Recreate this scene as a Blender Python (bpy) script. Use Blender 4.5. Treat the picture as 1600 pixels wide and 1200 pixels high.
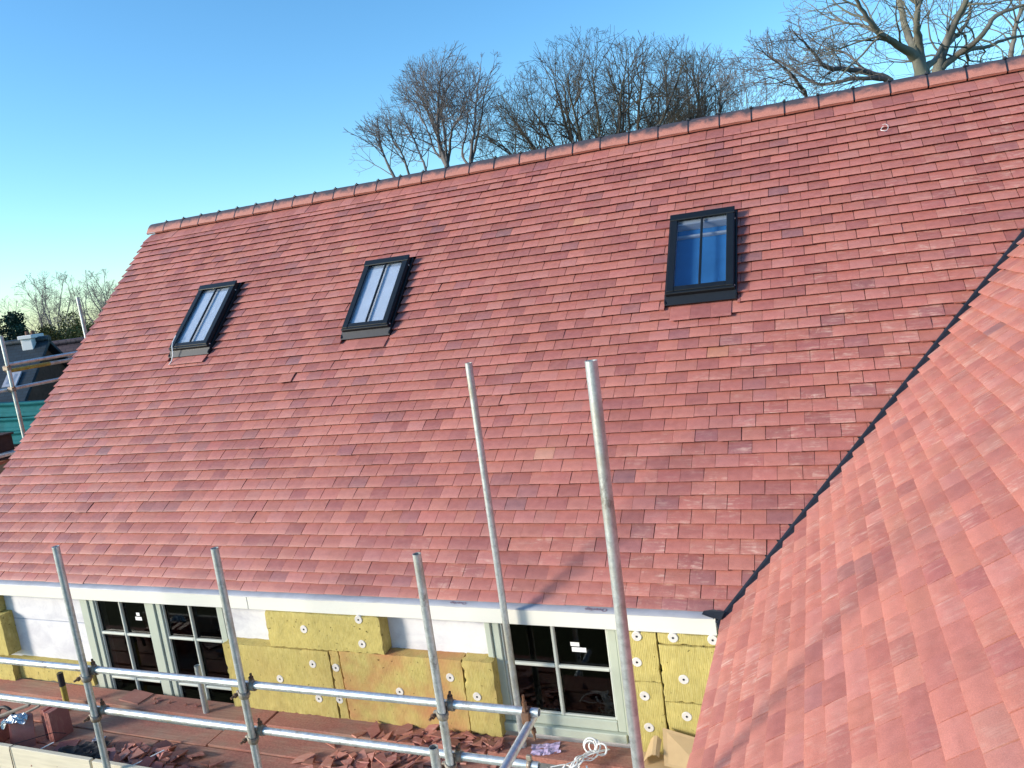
import bpy, math, random
import numpy as np
from mathutils import Vector, Matrix, Euler, noise as mnoise

for o in list(bpy.data.objects):
    bpy.data.objects.remove(o)
scene = bpy.context.scene
COL = scene.collection
rnd = random.Random(7)
PI = math.pi

# ------------------------------------------------------------------ camera
CAM = Vector((3.564, -4.603, 2.358))
RIGHT = Vector((0.92418, 0.35860, -0.13151))
DOWN = Vector((-0.06641, -0.18819, -0.97989))
FWD = Vector((-0.37614, 0.91432, -0.15010))
cd = bpy.data.cameras.new('camera')
cam = bpy.data.objects.new('camera', cd)
COL.objects.link(cam)
cam.matrix_world = Matrix(((RIGHT.x, -DOWN.x, -FWD.x, CAM.x), (RIGHT.y, -DOWN.y, -FWD.y, CAM.y),
                           (RIGHT.z, -DOWN.z, -FWD.z, CAM.z), (0, 0, 0, 1)))
cd.sensor_width = 36.0
cd.lens = 1189.17 / 1600 * 36
cd.clip_start = 0.05
cd.clip_end = 6000
scene.camera = cam

# ------------------------------------------------------------------ sky and sun
SUN = Vector((-0.764, -0.574, 0.296)).normalized()
w = bpy.data.worlds.new('World')
scene.world = w
w.use_nodes = True
nt = w.node_tree
nt.nodes.clear()
sky = nt.nodes.new('ShaderNodeTexSky')
sky.sky_type = 'NISHITA'
sky.sun_disc = False
sky.sun_elevation = math.asin(SUN.z)
sky.sun_rotation = math.atan2(SUN.x, SUN.y)
sky.altitude = 60
sky.air_density = 1.0
sky.dust_density = 0.45
sky.ozone_density = 1.7
bg = nt.nodes.new('ShaderNodeBackground')
bg.inputs['Strength'].default_value = 0.112
wo = nt.nodes.new('ShaderNodeOutputWorld')
hs = nt.nodes.new('ShaderNodeHueSaturation')
hs.inputs['Hue'].default_value = 0.495
hs.inputs['Saturation'].default_value = 1.18
nt.links.new(sky.outputs[0], hs.inputs['Color'])
gn = nt.nodes.new('ShaderNodeMix'); gn.data_type = 'RGBA'; gn.blend_type = 'MULTIPLY'
gn.inputs[0].default_value = 1.0; gn.inputs[7].default_value = (.76, 1.03, 1.20, 1)
nt.links.new(hs.outputs[0], gn.inputs[6])
nt.links.new(gn.outputs[2], bg.inputs['Color'])
nt.links.new(bg.outputs[0], wo.inputs['Surface'])
sl = bpy.data.lights.new('sun', 'SUN')
sl.energy = 2.9
sl.angle = math.radians(13.0)
sl.color = (1.0, 0.90, 0.76)
sun = bpy.data.objects.new('sun', sl)
COL.objects.link(sun)
sun.rotation_euler = SUN.to_track_quat('Z', 'Y').to_euler()
sun.location = (-20, -15, 12)
scene.view_settings.view_transform = 'Standard'
scene.view_settings.look = 'None'
scene.view_settings.gamma = 1.0
scene.view_settings.exposure = 1.06
scene.render.engine = 'CYCLES'

# ------------------------------------------------------------------ helpers
def V(*a):
    return Vector(a)

def wloc(o):
    l = Vector((0, 0, 0))
    while o is not None:
        l = l + o.location
        o = o.parent
    return l

def tag(o, label=None, cat=None, group=None, kind=None):
    if label: o['label'] = label
    if cat: o['category'] = cat
    if group: o['group'] = group
    if kind: o['kind'] = kind
    return o

def empty(name, loc):
    o = bpy.data.objects.new(name, None)
    COL.objects.link(o)
    o.location = loc
    o.empty_display_size = 0.1
    return o

class MB:
    """collects faces in world coordinates; build() links them as one mesh object"""
    def __init__(self):
        self.v = []; self.f = []; self.sm = []; self.t = []
        self.tint = (1, 1, 1, 0)
    def add(self, vs, fs, smooth=False):
        b = len(self.v)
        self.v.extend([tuple(x) for x in vs])
        self.t.extend([self.tint] * len(vs))
        for f in fs:
            self.f.append(tuple(i + b for i in f)); self.sm.append(smooth)
        return self
    def box(self, x0, x1, y0, y1, z0, z1, M=None):
        vs = [V(x, y, z) for z in (z0, z1) for y in (y0, y1) for x in (x0, x1)]
        if M is not None: vs = [M @ p for p in vs]
        self.add(vs, [(0, 2, 3, 1), (4, 5, 7, 6), (0, 1, 5, 4), (2, 6, 7, 3), (0, 4, 6, 2), (1, 3, 7, 5)])
        return self
    def bbox(self, x0, x1, y0, y1, z0, z1, b=0.003, M=None):
        """box with chamfered edges"""
        c = V((x0 + x1) / 2, (y0 + y1) / 2, (z0 + z1) / 2)
        h = V((x1 - x0) / 2, (y1 - y0) / 2, (z1 - z0) / 2)
        b = min(b, h.x * .6, h.y * .6, h.z * .6)
        vs = []; idx = {}
        for sx in (-1, 1):
            for sy in (-1, 1):
                for sz in (-1, 1):
                    for ax in range(3):
                        p = V(sx * h.x, sy * h.y, sz * h.z)
                        for k in range(3):
                            if k != ax: p[k] -= (sx, sy, sz)[k] * b
                        idx[(sx, sy, sz, ax)] = len(vs); vs.append(c + p)
        fs = []
        for ax in range(3):
            o1, o2 = [k for k in range(3) if k != ax]
            for s in (-1, 1):
                q = []
                for a, bb in ((-1, -1), (1, -1), (1, 1), (-1, 1)):
                    k = [0, 0, 0]; k[ax] = s; k[o1] = a; k[o2] = bb
                    q.append(idx[(*k, ax)])
                flip = (s > 0) == (ax == 1)
                fs.append(tuple(reversed(q)) if flip else tuple(q))
        for ax in range(3):
            o1, o2 = [k for k in range(3) if k != ax]
            for a in (-1, 1):
                for bb in (-1, 1):
                    k0 = [0, 0, 0]; k0[o1] = a; k0[o2] = bb; k1 = list(k0); k0[ax] = -1; k1[ax] = 1
                    fs.append((idx[(*k0, o1)], idx[(*k1, o1)], idx[(*k1, o2)], idx[(*k0, o2)]))
        for sx in (-1, 1):
            for sy in (-1, 1):
                for sz in (-1, 1):
                    fs.append(tuple(idx[(sx, sy, sz, a)] for a in range(3)))
        if M is not None: vs = [M @ p for p in vs]
        self.add(vs, fs)
        return self
    def tube(self, pts, rad, sides=8, cap=True, flat=None):
        """swept tube through pts; rad number or list"""
        n = len(pts)
        pts = [Vector(p) for p in pts]
        if not isinstance(rad, (list, tuple)): rad = [rad] * n
        vs = []; ref = None
        for i, p in enumerate(pts):
            d = (pts[min(i + 1, n - 1)] - pts[max(i - 1, 0)])
            if d.length < 1e-9: d = V(0, 0, 1)
            d.normalize()
            if ref is None:
                ref = V(0, 0, 1) if abs(d.z) < .9 else V(1, 0, 0)
            a = d.cross(ref).normalized(); bq = a.cross(d).normalized(); ref = bq
            for k in range(sides):
                t = 2 * PI * k / sides
                r2 = rad[i] if flat is None else flat
                vs.append(p + a * math.cos(t) * rad[i] + bq * math.sin(t) * r2)
        fs = []
        for i in range(n - 1):
            for k in range(sides):
                k2 = (k + 1) % sides
                fs.append((i * sides + k, i * sides + k2, (i + 1) * sides + k2, (i + 1) * sides + k))
        self.add(vs, fs, True)
        if cap:
            self.add(vs[:sides], [tuple(range(sides))]); self.add(vs[-sides:], [tuple(reversed(range(sides)))])
        return self
    def pipe(self, p0, p1, r=0.02415, ri=0.0205, sides=20, depth=.25):
        """hollow scaffold tube, open at both ends"""
        p0 = Vector(p0); p1 = Vector(p1); d = (p1 - p0).normalized()
        ref = V(0, 0, 1) if abs(d.z) < .9 else V(1, 0, 0)
        a = d.cross(ref).normalized(); b = a.cross(d)
        def ring(p, rr): return [p + a * math.cos(2 * PI * k / sides) * rr + b * math.sin(2 * PI * k / sides) * rr for k in range(sides)]
        nseg = 6
        rings = [ring(p0 + (p1 - p0) * (i / nseg) , r) for i in range(nseg + 1)]
        vs = sum(rings, []); fs = []
        for i in range(nseg):
            for k in range(sides):
                k2 = (k + 1) % sides
                fs.append((i * sides + k, i * sides + k2, (i + 1) * sides + k2, (i + 1) * sides + k))
        self.add(vs, fs, True)
        for p, s in ((p0, 1), (p1, -1)):
            v2 = ring(p, r) + ring(p, ri) + ring(p + d * s * depth, ri)
            f2 = []; f3 = []
            for k in range(sides):
                k2 = (k + 1) % sides
                f2.append((k, k + sides, k2 + sides, k2))
                f3.append((k + sides, k + 2 * sides, k2 + 2 * sides, k2 + sides))
            self.add(v2, f2); self.add(v2, f3, True)
            self.add(v2[2 * sides:], [tuple(range(sides))])
        return self
    def prism(self, poly, n, th):
        """polygon (list of 3D points, planar, ccw seen along +n) extruded by -n*th"""
        n = Vector(n); poly = [Vector(p) for p in poly]
        k = len(poly); low = [p - n * th for p in poly]
        self.add(poly, [tuple(range(k))]); self.add(low, [tuple(reversed(range(k)))])
        for i in range(k):
            j = (i + 1) % k
            self.add([poly[i], low[i], low[j], poly[j]], [(0, 1, 2, 3)])
        return self
    def build(self, name, mat, parent=None, origin=None):
        vs = np.array(self.v, dtype=float)
        if origin is None:
            lo, hi = vs.min(0), vs.max(0)
            origin = ((lo[0] + hi[0]) / 2, (lo[1] + hi[1]) / 2, lo[2])
        vs = vs - np.array(origin)
        me = bpy.data.meshes.new(name)
        me.from_pydata(vs.tolist(), [], self.f)
        me.polygons.foreach_set('use_smooth', self.sm)
        at = me.attributes.new('tint', 'FLOAT_COLOR', 'POINT')
        at.data.foreach_set('color', np.array(self.t, dtype=np.float32).ravel())
        me.materials.append(mat)
        me.update()
        o = bpy.data.objects.new(name, me)
        COL.objects.link(o)
        loc = Vector(origin)
        if parent is not None:
            loc = loc - wloc(parent)
            o.parent = parent
        o.location = loc
        return o

# ------------------------------------------------------------------ materials
class NT:
    def __init__(self, name):
        self.m = bpy.data.materials.new(name)
        self.m.use_nodes = True
        self.t = self.m.node_tree
        self.t.nodes.clear()
        self.out = self.n('ShaderNodeOutputMaterial')
        self.b = self.n('ShaderNodeBsdfPrincipled')
        self.l(self.b.outputs[0], self.out.inputs['Surface'])
    def n(self, typ, **kw):
        nd = self.t.nodes.new(typ)
        for k, v in kw.items(): setattr(nd, k, v)
        return nd
    def l(self, a, b): self.t.links.new(a, b)
    def pos(self, scale=(1, 1, 1), rot=(0, 0, 0)):
        g = self.n('ShaderNodeNewGeometry'); mp = self.n('ShaderNodeMapping')
        mp.inputs['Scale'].default_value = scale; mp.inputs['Rotation'].default_value = rot
        self.l(g.outputs['Position'], mp.inputs['Vector'])
        return mp.outputs[0]
    def noise(self, vec, scale, detail=4, rough=.55, dist=0.0):
        nd = self.n('ShaderNodeTexNoise')
        nd.inputs['Scale'].default_value = scale; nd.inputs['Detail'].default_value = detail
        nd.inputs['Roughness'].default_value = rough; nd.inputs['Distortion'].default_value = dist
        self.l(vec, nd.inputs['Vector'])
        return nd.outputs['Fac']
    def ramp(self, fac, stops):
        r = self.n('ShaderNodeValToRGB')
        e = r.color_ramp.elements
        while len(e) < len(stops): e.new(0.5)
        for i, (p, c) in enumerate(stops):
            e[i].position = p
            e[i].color = (c, c, c, 1) if isinstance(c, (int, float)) else (*c, 1)
        self.l(fac, r.inputs[0])
        return r.outputs[0]
    def mix(self, fac, a, b, mode='MIX'):
        m = self.n('ShaderNodeMix', data_type='RGBA', blend_type=mode)
        for s, x in ((m.inputs[0], fac), (m.inputs[6], a), (m.inputs[7], b)):
            if isinstance(x, (int, float)): s.default_value = x
            elif isinstance(x, tuple): s.default_value = (*x, 1) if len(x) == 3 else x
            else: self.l(x, s)
        return m.outputs[2]
    def math(self, op, a, b):
        m = self.n('ShaderNodeMath', operation=op)
        for s, x in ((m.inputs[0], a), (m.inputs[1], b)):
            if isinstance(x, (int, float)): s.default_value = x
            else: self.l(x, s)
        return m.outputs[0]
    def bump(self, h, strength=.3, dist=.01):
        b = self.n('ShaderNodeBump')
        b.inputs['Strength'].default_value = strength; b.inputs['Distance'].default_value = dist
        self.l(h, b.inputs['Height']); self.l(b.outputs[0], self.b.inputs['Normal'])
    def base(self, c):
        if isinstance(c, tuple): self.b.inputs['Base Color'].default_value = (*c, 1)
        else: self.l(c, self.b.inputs['Base Color'])
    def rough(self, r):
        if isinstance(r, (int, float)): self.b.inputs['Roughness'].default_value = r
        else: self.l(r, self.b.inputs['Roughness'])
    def spec(self, s): self.b.inputs['Specular IOR Level'].default_value = s

def simple(name, c, rough=.6, spec=.4, metal=0., var=.18, scale=12., bump=.15, bdist=.004, stretch=(1, 1, 1)):
    t = NT(name)
    p = t.pos(stretch)
    n1 = t.noise(p, scale, 5, .6)
    n2 = t.noise(p, scale * .17, 3, .5)
    k = t.math('ADD', t.math('MULTIPLY', n1, .6), t.math('MULTIPLY', n2, .4))
    lo = tuple(x * (1 - var) for x in c); hi = tuple(min(1, x * (1 + var)) for x in c)
    t.base(t.ramp(k, [(.3, lo), (.7, hi)]))
    t.rough(rough); t.spec(spec); t.b.inputs['Metallic'].default_value = metal
    if bump: t.bump(n1, bump, bdist)
    return t.m

def mat_tile():
    t = NT('clay_tile')
    a = t.n('ShaderNodeAttribute', attribute_name='tint')
    p = t.pos()
    fine = t.noise(p, 260, 3, .6)
    mid = t.noise(p, 22, 4, .6)
    speck = t.noise(p, 120, 2, .5)
    c = t.mix(t.math('MULTIPLY', mid, .45), a.outputs['Color'], (.30, .12, .115), 'MIX')
    grit = t.noise(p, 620, 2, .6)
    c = t.mix(.4, c, t.ramp(fine, [(.3, .6), (.7, 1.28)]), 'MULTIPLY')
    c = t.mix(.35, c, t.ramp(grit, [(.32, .55), (.68, 1.32)]), 'MULTIPLY')
    c = t.mix(.5, c, t.ramp(mid, [(.3, .75), (.72, 1.2)]), 'MULTIPLY')
    # pale lime scuffs: amount per tile kept in the attribute's alpha
    st = t.noise(t.pos((1, 1, 1), (.5, .3, .7)), 9, 6, .68, .8)
    st2 = t.noise(t.pos((5, 46, 5)), 1.3, 5, .65, .4)
    m = t.math('MULTIPLY', t.ramp(st, [(.45, 0.), (.63, 1.)]), t.ramp(st2, [(.46, 0.), (.66, 1.)]))
    m = t.math('MULTIPLY', m, a.outputs['Alpha'])
    c = t.mix(m, c, (.62, .40, .33))
    sp = t.math('MULTIPLY', t.ramp(speck, [(.70, 0.), (.76, 1.)]), .35)
    c = t.mix(sp, c, (.55, .36, .32))
    t.base(c)
    t.rough(t.ramp(mid, [(.3, .50), (.7, .68)])); t.spec(.55)
    t.bump(t.math('ADD', t.math('ADD', t.math('MULTIPLY', fine, .5), t.math('MULTIPLY', grit, .3)), t.math('MULTIPLY', mid, .8)), .4, .0017)
    return t.m

def mat_ridge():
    t = NT('ridge_clay')
    p = t.pos()
    co = t.n('ShaderNodeTexCoord'); sp = t.n('ShaderNodeSeparateXYZ'); t.l(co.outputs['Object'], sp.inputs[0])
    n1 = t.noise(p, 9, 5, .6, .4); n2 = t.noise(p, 120, 3, .6)
    k = t.math('ADD', t.math('MULTIPLY', sp.outputs['Z'], 9.0), t.math('MULTIPLY', n1, 1.3))
    burnt = t.ramp(k, [(.0, 0.), (1.0, 0.)])
    m = t.n('ShaderNodeMapRange'); m.inputs['From Min'].default_value = 1.02; m.inputs['From Max'].default_value = 1.5
    t.l(k, m.inputs['Value'])
    c = t.ramp(n2, [(.3, (.34, .130, .100)), (.7, (.48, .205, .16))])
    c = t.mix(m.outputs[0], c, (.065, .055, .065))
    t.base(c); t.rough(.6); t.spec(.4); t.bump(n2, .3, .002)
    return t.m

def mat_insulation():
    t = NT('mineral_wool')
    p = t.pos()
    fib = t.noise(t.pos((14, 3, 1.4)), 9, 4, .7, .2)
    rip = t.n('ShaderNodeTexWave'); rip.bands_direction = 'X'
    rip.inputs['Scale'].default_value = 26; rip.inputs['Distortion'].default_value = 2.2; rip.inputs['Detail'].default_value = 3
    t.l(p, rip.inputs['Vector'])
    n1 = t.noise(p, 16, 5, .65); n2 = t.noise(p, 2.2, 4, .6); n3 = t.noise(p, 70, 3, .7)
    c = t.ramp(fib, [(.28, (.40, .315, .10)), (.5, (.50, .41, .14)), (.75, (.58, .49, .20))])
    c = t.mix(.35, c, t.ramp(n1, [(.3, .7), (.7, 1.25)]), 'MULTIPLY')
    # red tile dust settled on the low slabs
    a = t.n('ShaderNodeAttribute', attribute_name='tint')
    d = t.math('MULTIPLY', a.outputs['Alpha'], t.ramp(n2, [(.36, 0.), (.62, 1.)]))
    c = t.mix(t.math('MULTIPLY', d, .9), c, (.47, .21, .10))
    c = t.mix(.25, c, t.ramp(rip.outputs['Fac'], [(.2, .72), (.8, 1.2)]), 'MULTIPLY')
    pits = t.ramp(t.noise(p, 34, 2, .5), [(.26, .15), (.33, 1.)])
    c = t.mix(.8, c, pits, 'MULTIPLY')
    t.base(c); t.rough(.95); t.spec(.1)
    h = t.math('ADD', t.math('MULTIPLY', n3, .7), t.math('ADD', t.math('MULTIPLY', fib, .7), t.math('MULTIPLY', rip.outputs['Fac'], .5)))
    t.bump(t.math('MULTIPLY', h, pits), .40, .005)
    return t.m

def mat_galv(name, c, rust=.0, rough=.42, metal=.65):
    t = NT(name)
    p = t.pos()
    n1 = t.noise(p, 24, 5, .7, .5); n2 = t.noise(t.pos((1, 1, .5)), 4.2, 5, .65); n3 = t.noise(p, 150, 2, .5)
    col = t.ramp(n1, [(.25, tuple(x * .62 for x in c)), (.5, c), (.78, tuple(min(1, x * 1.3) for x in c))])
    col = t.mix(t.math('MULTIPLY', t.ramp(n2, [(.52, 0.), (.68, 1.)]), .6), col, (.30, .26, .16))
    col = t.mix(t.math('MULTIPLY', t.ramp(t.noise(p, 55, 4, .7, .6), [(.62, 0.), (.70, 1.)]), .5), col, (.72, .70, .64))
    col = t.mix(t.math('MULTIPLY', t.ramp(t.noise(t.pos((1, 1, .6)), 8.5, 6, .75), [(.60, 0.), (.68, 1.)]), .6), col, (.13, .085, .055))
    if rust:
        col = t.mix(t.math('MULTIPLY', t.ramp(t.noise(p, 13, 6, .7), [(.5 - .2 * rust, 0.), (.62, 1.)]), min(1, .4 + .5 * rust)), col, (.17, .075, .035))
    t.base(col); t.rough(t.ramp(n2, [(.3, rough - .08), (.7, rough + .2)])); t.spec(.5)
    t.b.inputs['Metallic'].default_value = metal
    t.bump(t.math('ADD', n1, t.math('MULTIPLY', n3, .4)), .18, .002)
    return t.m

def mat_board():
    t = NT('dusty_timber')
    grain = t.noise(t.pos((.9, 26, 26)), 3.2, 6, .65, .6)
    n1 = t.noise(t.pos((.6, 1, 1)), 3.0, 5, .65); n2 = t.noise(t.pos(), 60, 3, .6)
    c = t.ramp(grain, [(.3, (.19, .125, .09)), (.55, (.36, .245, .18)), (.75, (.50, .37, .28))])
    c = t.mix(t.math('MULTIPLY', t.ramp(n1, [(.34, .15), (.58, 1.)]), .88), c, t.ramp(n2, [(.3, (.29, .105, .078)), (.7, (.47, .195, .15))]))
    t.base(c); t.rough(.88); t.spec(.2)
    t.bump(t.math('ADD', t.math('MULTIPLY', grain, 1.), t.math('MULTIPLY', n2, .5)), .5, .004)
    return t.m

def mat_glass(name, tint, gloss_ior, rough=.02):
    t = NT(name)
    t.t.nodes.remove(t.b)
    tr = t.n('ShaderNodeBsdfTransparent'); tr.inputs[0].default_value = (*tint, 1)
    gl = t.n('ShaderNodeBsdfGlossy'); gl.inputs['Roughness'].default_value = rough
    lw = t.n('ShaderNodeLayerWeight'); lw.inputs[0].default_value = .5
    fr = t.math('ADD', t.math('MULTIPLY', t.math('POWER', lw.outputs['Facing'], 4.0), .75), gloss_ior)
    mx = t.n('ShaderNodeMixShader')
    t.l(fr, mx.inputs[0]); t.l(tr.outputs[0], mx.inputs[1]); t.l(gl.outputs[0], mx.inputs[2])
    t.l(mx.outputs[0], t.out.inputs['Surface'])
    return t.m

def mat_wallboard():
    t = NT('white_board')
    n1 = t.noise(t.pos((1, 1, 1.5)), 3.5, 6, .65, .6); n2 = t.noise(t.pos(), 40, 3, .6)
    c = t.ramp(n1, [(.28, (.50, .49, .54)), (.55, (.66, .65, .675)), (.8, (.72, .71, .715))])
    c = t.mix(.12, c, t.ramp(n2, [(.3, .7), (.7, 1.1)]), 'MULTIPLY')
    t.base(c); t.rough(.75); t.spec(.3); t.bump(n2, .1, .002)
    return t.m

def mat_leaf(name, c):
    t = NT(name)
    a = t.n('ShaderNodeAttribute', attribute_name='tint')
    t.base(t.mix(1.0, c, a.outputs['Color'], 'MULTIPLY')); t.rough(.7); t.spec(.3)
    return t.m

M_TILE = mat_tile(); M_RIDGE = mat_ridge(); M_WOOL = mat_insulation(); M_BOARD = mat_board(); M_WALL = mat_wallboard()
M_GALV = mat_galv('galvanised_tube', (.50, .54, .55))
M_GALVB = mat_galv('bright_galvanised_tube', (.62, .66, .68), rough=.36)
M_COUP = mat_galv('coupler_steel', (.34, .31, .26), rust=.45, rough=.6, metal=.5)
M_RUST = mat_galv('rusty_bolt', (.16, .10, .07), rust=.9, rough=.8, metal=.3)
M_YEL = mat_galv('yellow_painted_tube', (.42, .34, .06), rust=.2, rough=.6, metal=.1)
M_BLK = simple('black_coated_metal', (.006, .008, .011), .42, .45, 0, .3, 30, .05, .001)
M_LEAD = simple('dark_rubber', (.016, .020, .030), .45, .5, 0, .4, 40, .2, .002)
M_FLASH = simple('grey_flashing', (.020, .021, .026), .5, .5, 0, .3, 20, .1, .002)
M_SKYG = mat_glass('roof_glass', (.84, .87, .90), .09, .02)
M_WING = mat_glass('window_glass', (.40, .44, .44), .035, .03)
M_FASC = simple('cream_paint', (.70, .685, .62), .5, .4, 0, .05, 3, .06, .002, (.4, 1, 1))
M_MEMB = simple('grey_membrane', (.36, .365, .40), .5, .4, 0, .22, 7, .25, .004)
M_SAGE = simple('sage_paint', (.44, .48, .405), .45, .45, 0, .07, 10, .05, .001)
M_BEAD = simple('pale_sage_paint', (.56, .58, .52), .45, .45, 0, .06, 10, .05, .001)
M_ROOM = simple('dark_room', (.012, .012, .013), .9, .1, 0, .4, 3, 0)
M_LIN = simple('pale_lining', (.42, .45, .52), .7, .3, 0, .1, 3, 0)
M_DISC = simple('white_plastic', (.66, .62, .58), .5, .4, 0, .08, 30, .05, .001)
M_HOLE = simple('black_hole', (.02, .02, .025), .8, .2, 0, .2, 20, 0)
M_DECK = simple('roofing_underlay', (.05, .03, .028), .9, .1, 0, .3, 5, 0)
M_TOE = simple('cream_timber', (.60, .54, .42), .75, .3, 0, .18, 5, .3, .004, (.5, 6, 6))
M_CARD = simple('cardboard', (.50, .35, .19), .85, .2, 0, .1, 9, .1, .002)
M_STRAP = simple('white_strapping', (.80, .80, .78), .35, .5, 0, .05, 30, 0)
M_PURP = simple('lilac_wrapper', (.46, .36, .52), .3, .5, 0, .35, 26, .3, .004)
M_FOIL = simple('silver_foil', (.50, .53, .56), .25, .5, .8, .35, 26, .6, .012)
M_BMEM = simple('black_membrane', (.022, .019, .021), .6, .4, 0, .4, 14, .4, .01)
M_LATH = simple('grey_lath', (.30, .25, .20), .85, .2, 0, .3, 20, .3, .003)
M_PRINT = simple('red_print', (.22, .12, .16), .7, .2, 0, .1, 20, 0)
M_STICK = simple('white_sticker', (.80, .80, .80), .6, .3, 0, .03, 20, 0)
M_GREYP = simple('grey_patch', (.33, .35, .42), .7, .3, 0, .25, 9, .1)

# ------------------------------------------------------------------ roof frames
PITCH = math.radians(44.447)
CP, SP = math.cos(PITCH), math.sin(PITCH)
class Frame:
    def __init__(self, O, eu, ev):
        self.O = Vector(O); self.eu = Vector(eu); self.ev = Vector(ev); self.n = self.eu.cross(self.ev).normalized()
        self.M = Matrix(((self.eu.x, self.ev.x, self.n.x), (self.eu.y, self.ev.y, self.n.y), (self.eu.z, self.ev.z, self.n.z)))
    def P(self, u, v, h=0.): return self.O + self.eu * u + self.ev * v + self.n * h
    def mat(self): return Matrix.Translation(self.O) @ self.M.to_4x4()
WX = 2.877                                     # eaves corner between the two roofs
MAIN = Frame((0, 0, 0), (1, 0, 0), (0, CP, SP))
WING = Frame((WX, 0, 0), (0, -1, 0), (CP, 0, SP))

def proj(P):
    d = Vector(P) - CAM
    z = d.dot(FWD)
    if z < .05: return None
    return 800 + 1189.17 * d.dot(RIGHT) / z, 600 + 1189.17 * d.dot(DOWN) / z, z

TW, TG, TL, TT = 0.1665, 0.110, 0.205, 0.0145
SLOPE = 0.0265 / TG

def tile_mesh_local(mb, w, camber):
    """a cambered plain tile: u across, v up the slope from its tail, h out of the roof"""
    rows = [(0., -.0022), (.0035, 0.), (.05, .0026 * camber), (.10, .0028 * camber), (TL, 0.)]
    us = [-w / 2, -w * .2, w * .2, w / 2]; ub = [-.0007 * camber, .0004, .0004, -.0007 * camber]
    top = []
    for s, b in rows:
        for u, c in zip(us, ub): top.append(V(u, s, b + c - SLOPE * s))
    nc = len(us)
    mb.add(top, [(i * nc + k, i * nc + k + 1, (i + 1) * nc + k + 1, (i + 1) * nc + k) for i in range(len(rows) - 1) for k in range(nc - 1)], True)
    lo = [V(-w / 2, .0105, -TT), V(w / 2, .0105, -TT), V(w / 2, TL, -TT - SLOPE * TL), V(-w / 2, TL, -TT - SLOPE * TL)]
    mb.add([top[0], top[nc - 1], lo[1], lo[0]], [(0, 3, 2, 1)])
    L = [top[i * nc] for i in range(len(rows))]; R_ = [top[i * nc + nc - 1] for i in range(len(rows))]
    mb.add(L + [lo[3], lo[0]], [tuple(reversed(range(7)))][:1])
    mb.add(R_ + [lo[2], lo[1]], [tuple(range(7))])
    mb.add(lo, [(0, 3, 2, 1)])

def clip_poly(poly, a, b, c):
    """keep a*u+b*v<=c"""
    out = []
    for i in range(len(poly)):
        p, q = poly[i], poly[(i + 1) % len(poly)]
        dp, dq = a * p[0] + b * p[1] - c, a * q[0] + b * q[1] - c
        if dp <= 0: out.append(p)
        if (dp < 0 < dq) or (dq < 0 < dp):
            t = dp / (dp - dq); out.append((p[0] + (q[0] - p[0]) * t, p[1] + (q[1] - p[1]) * t))
    return out

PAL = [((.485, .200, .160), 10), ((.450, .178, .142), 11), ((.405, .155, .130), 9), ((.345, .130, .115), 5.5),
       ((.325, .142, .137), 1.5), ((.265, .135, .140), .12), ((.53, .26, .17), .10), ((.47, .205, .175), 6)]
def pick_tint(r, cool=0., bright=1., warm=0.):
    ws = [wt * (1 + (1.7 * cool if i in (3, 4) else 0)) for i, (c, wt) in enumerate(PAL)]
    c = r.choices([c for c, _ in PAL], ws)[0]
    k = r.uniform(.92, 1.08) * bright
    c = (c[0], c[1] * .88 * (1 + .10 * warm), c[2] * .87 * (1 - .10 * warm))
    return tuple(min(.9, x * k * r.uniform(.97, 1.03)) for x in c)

class Tile: pass

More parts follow.
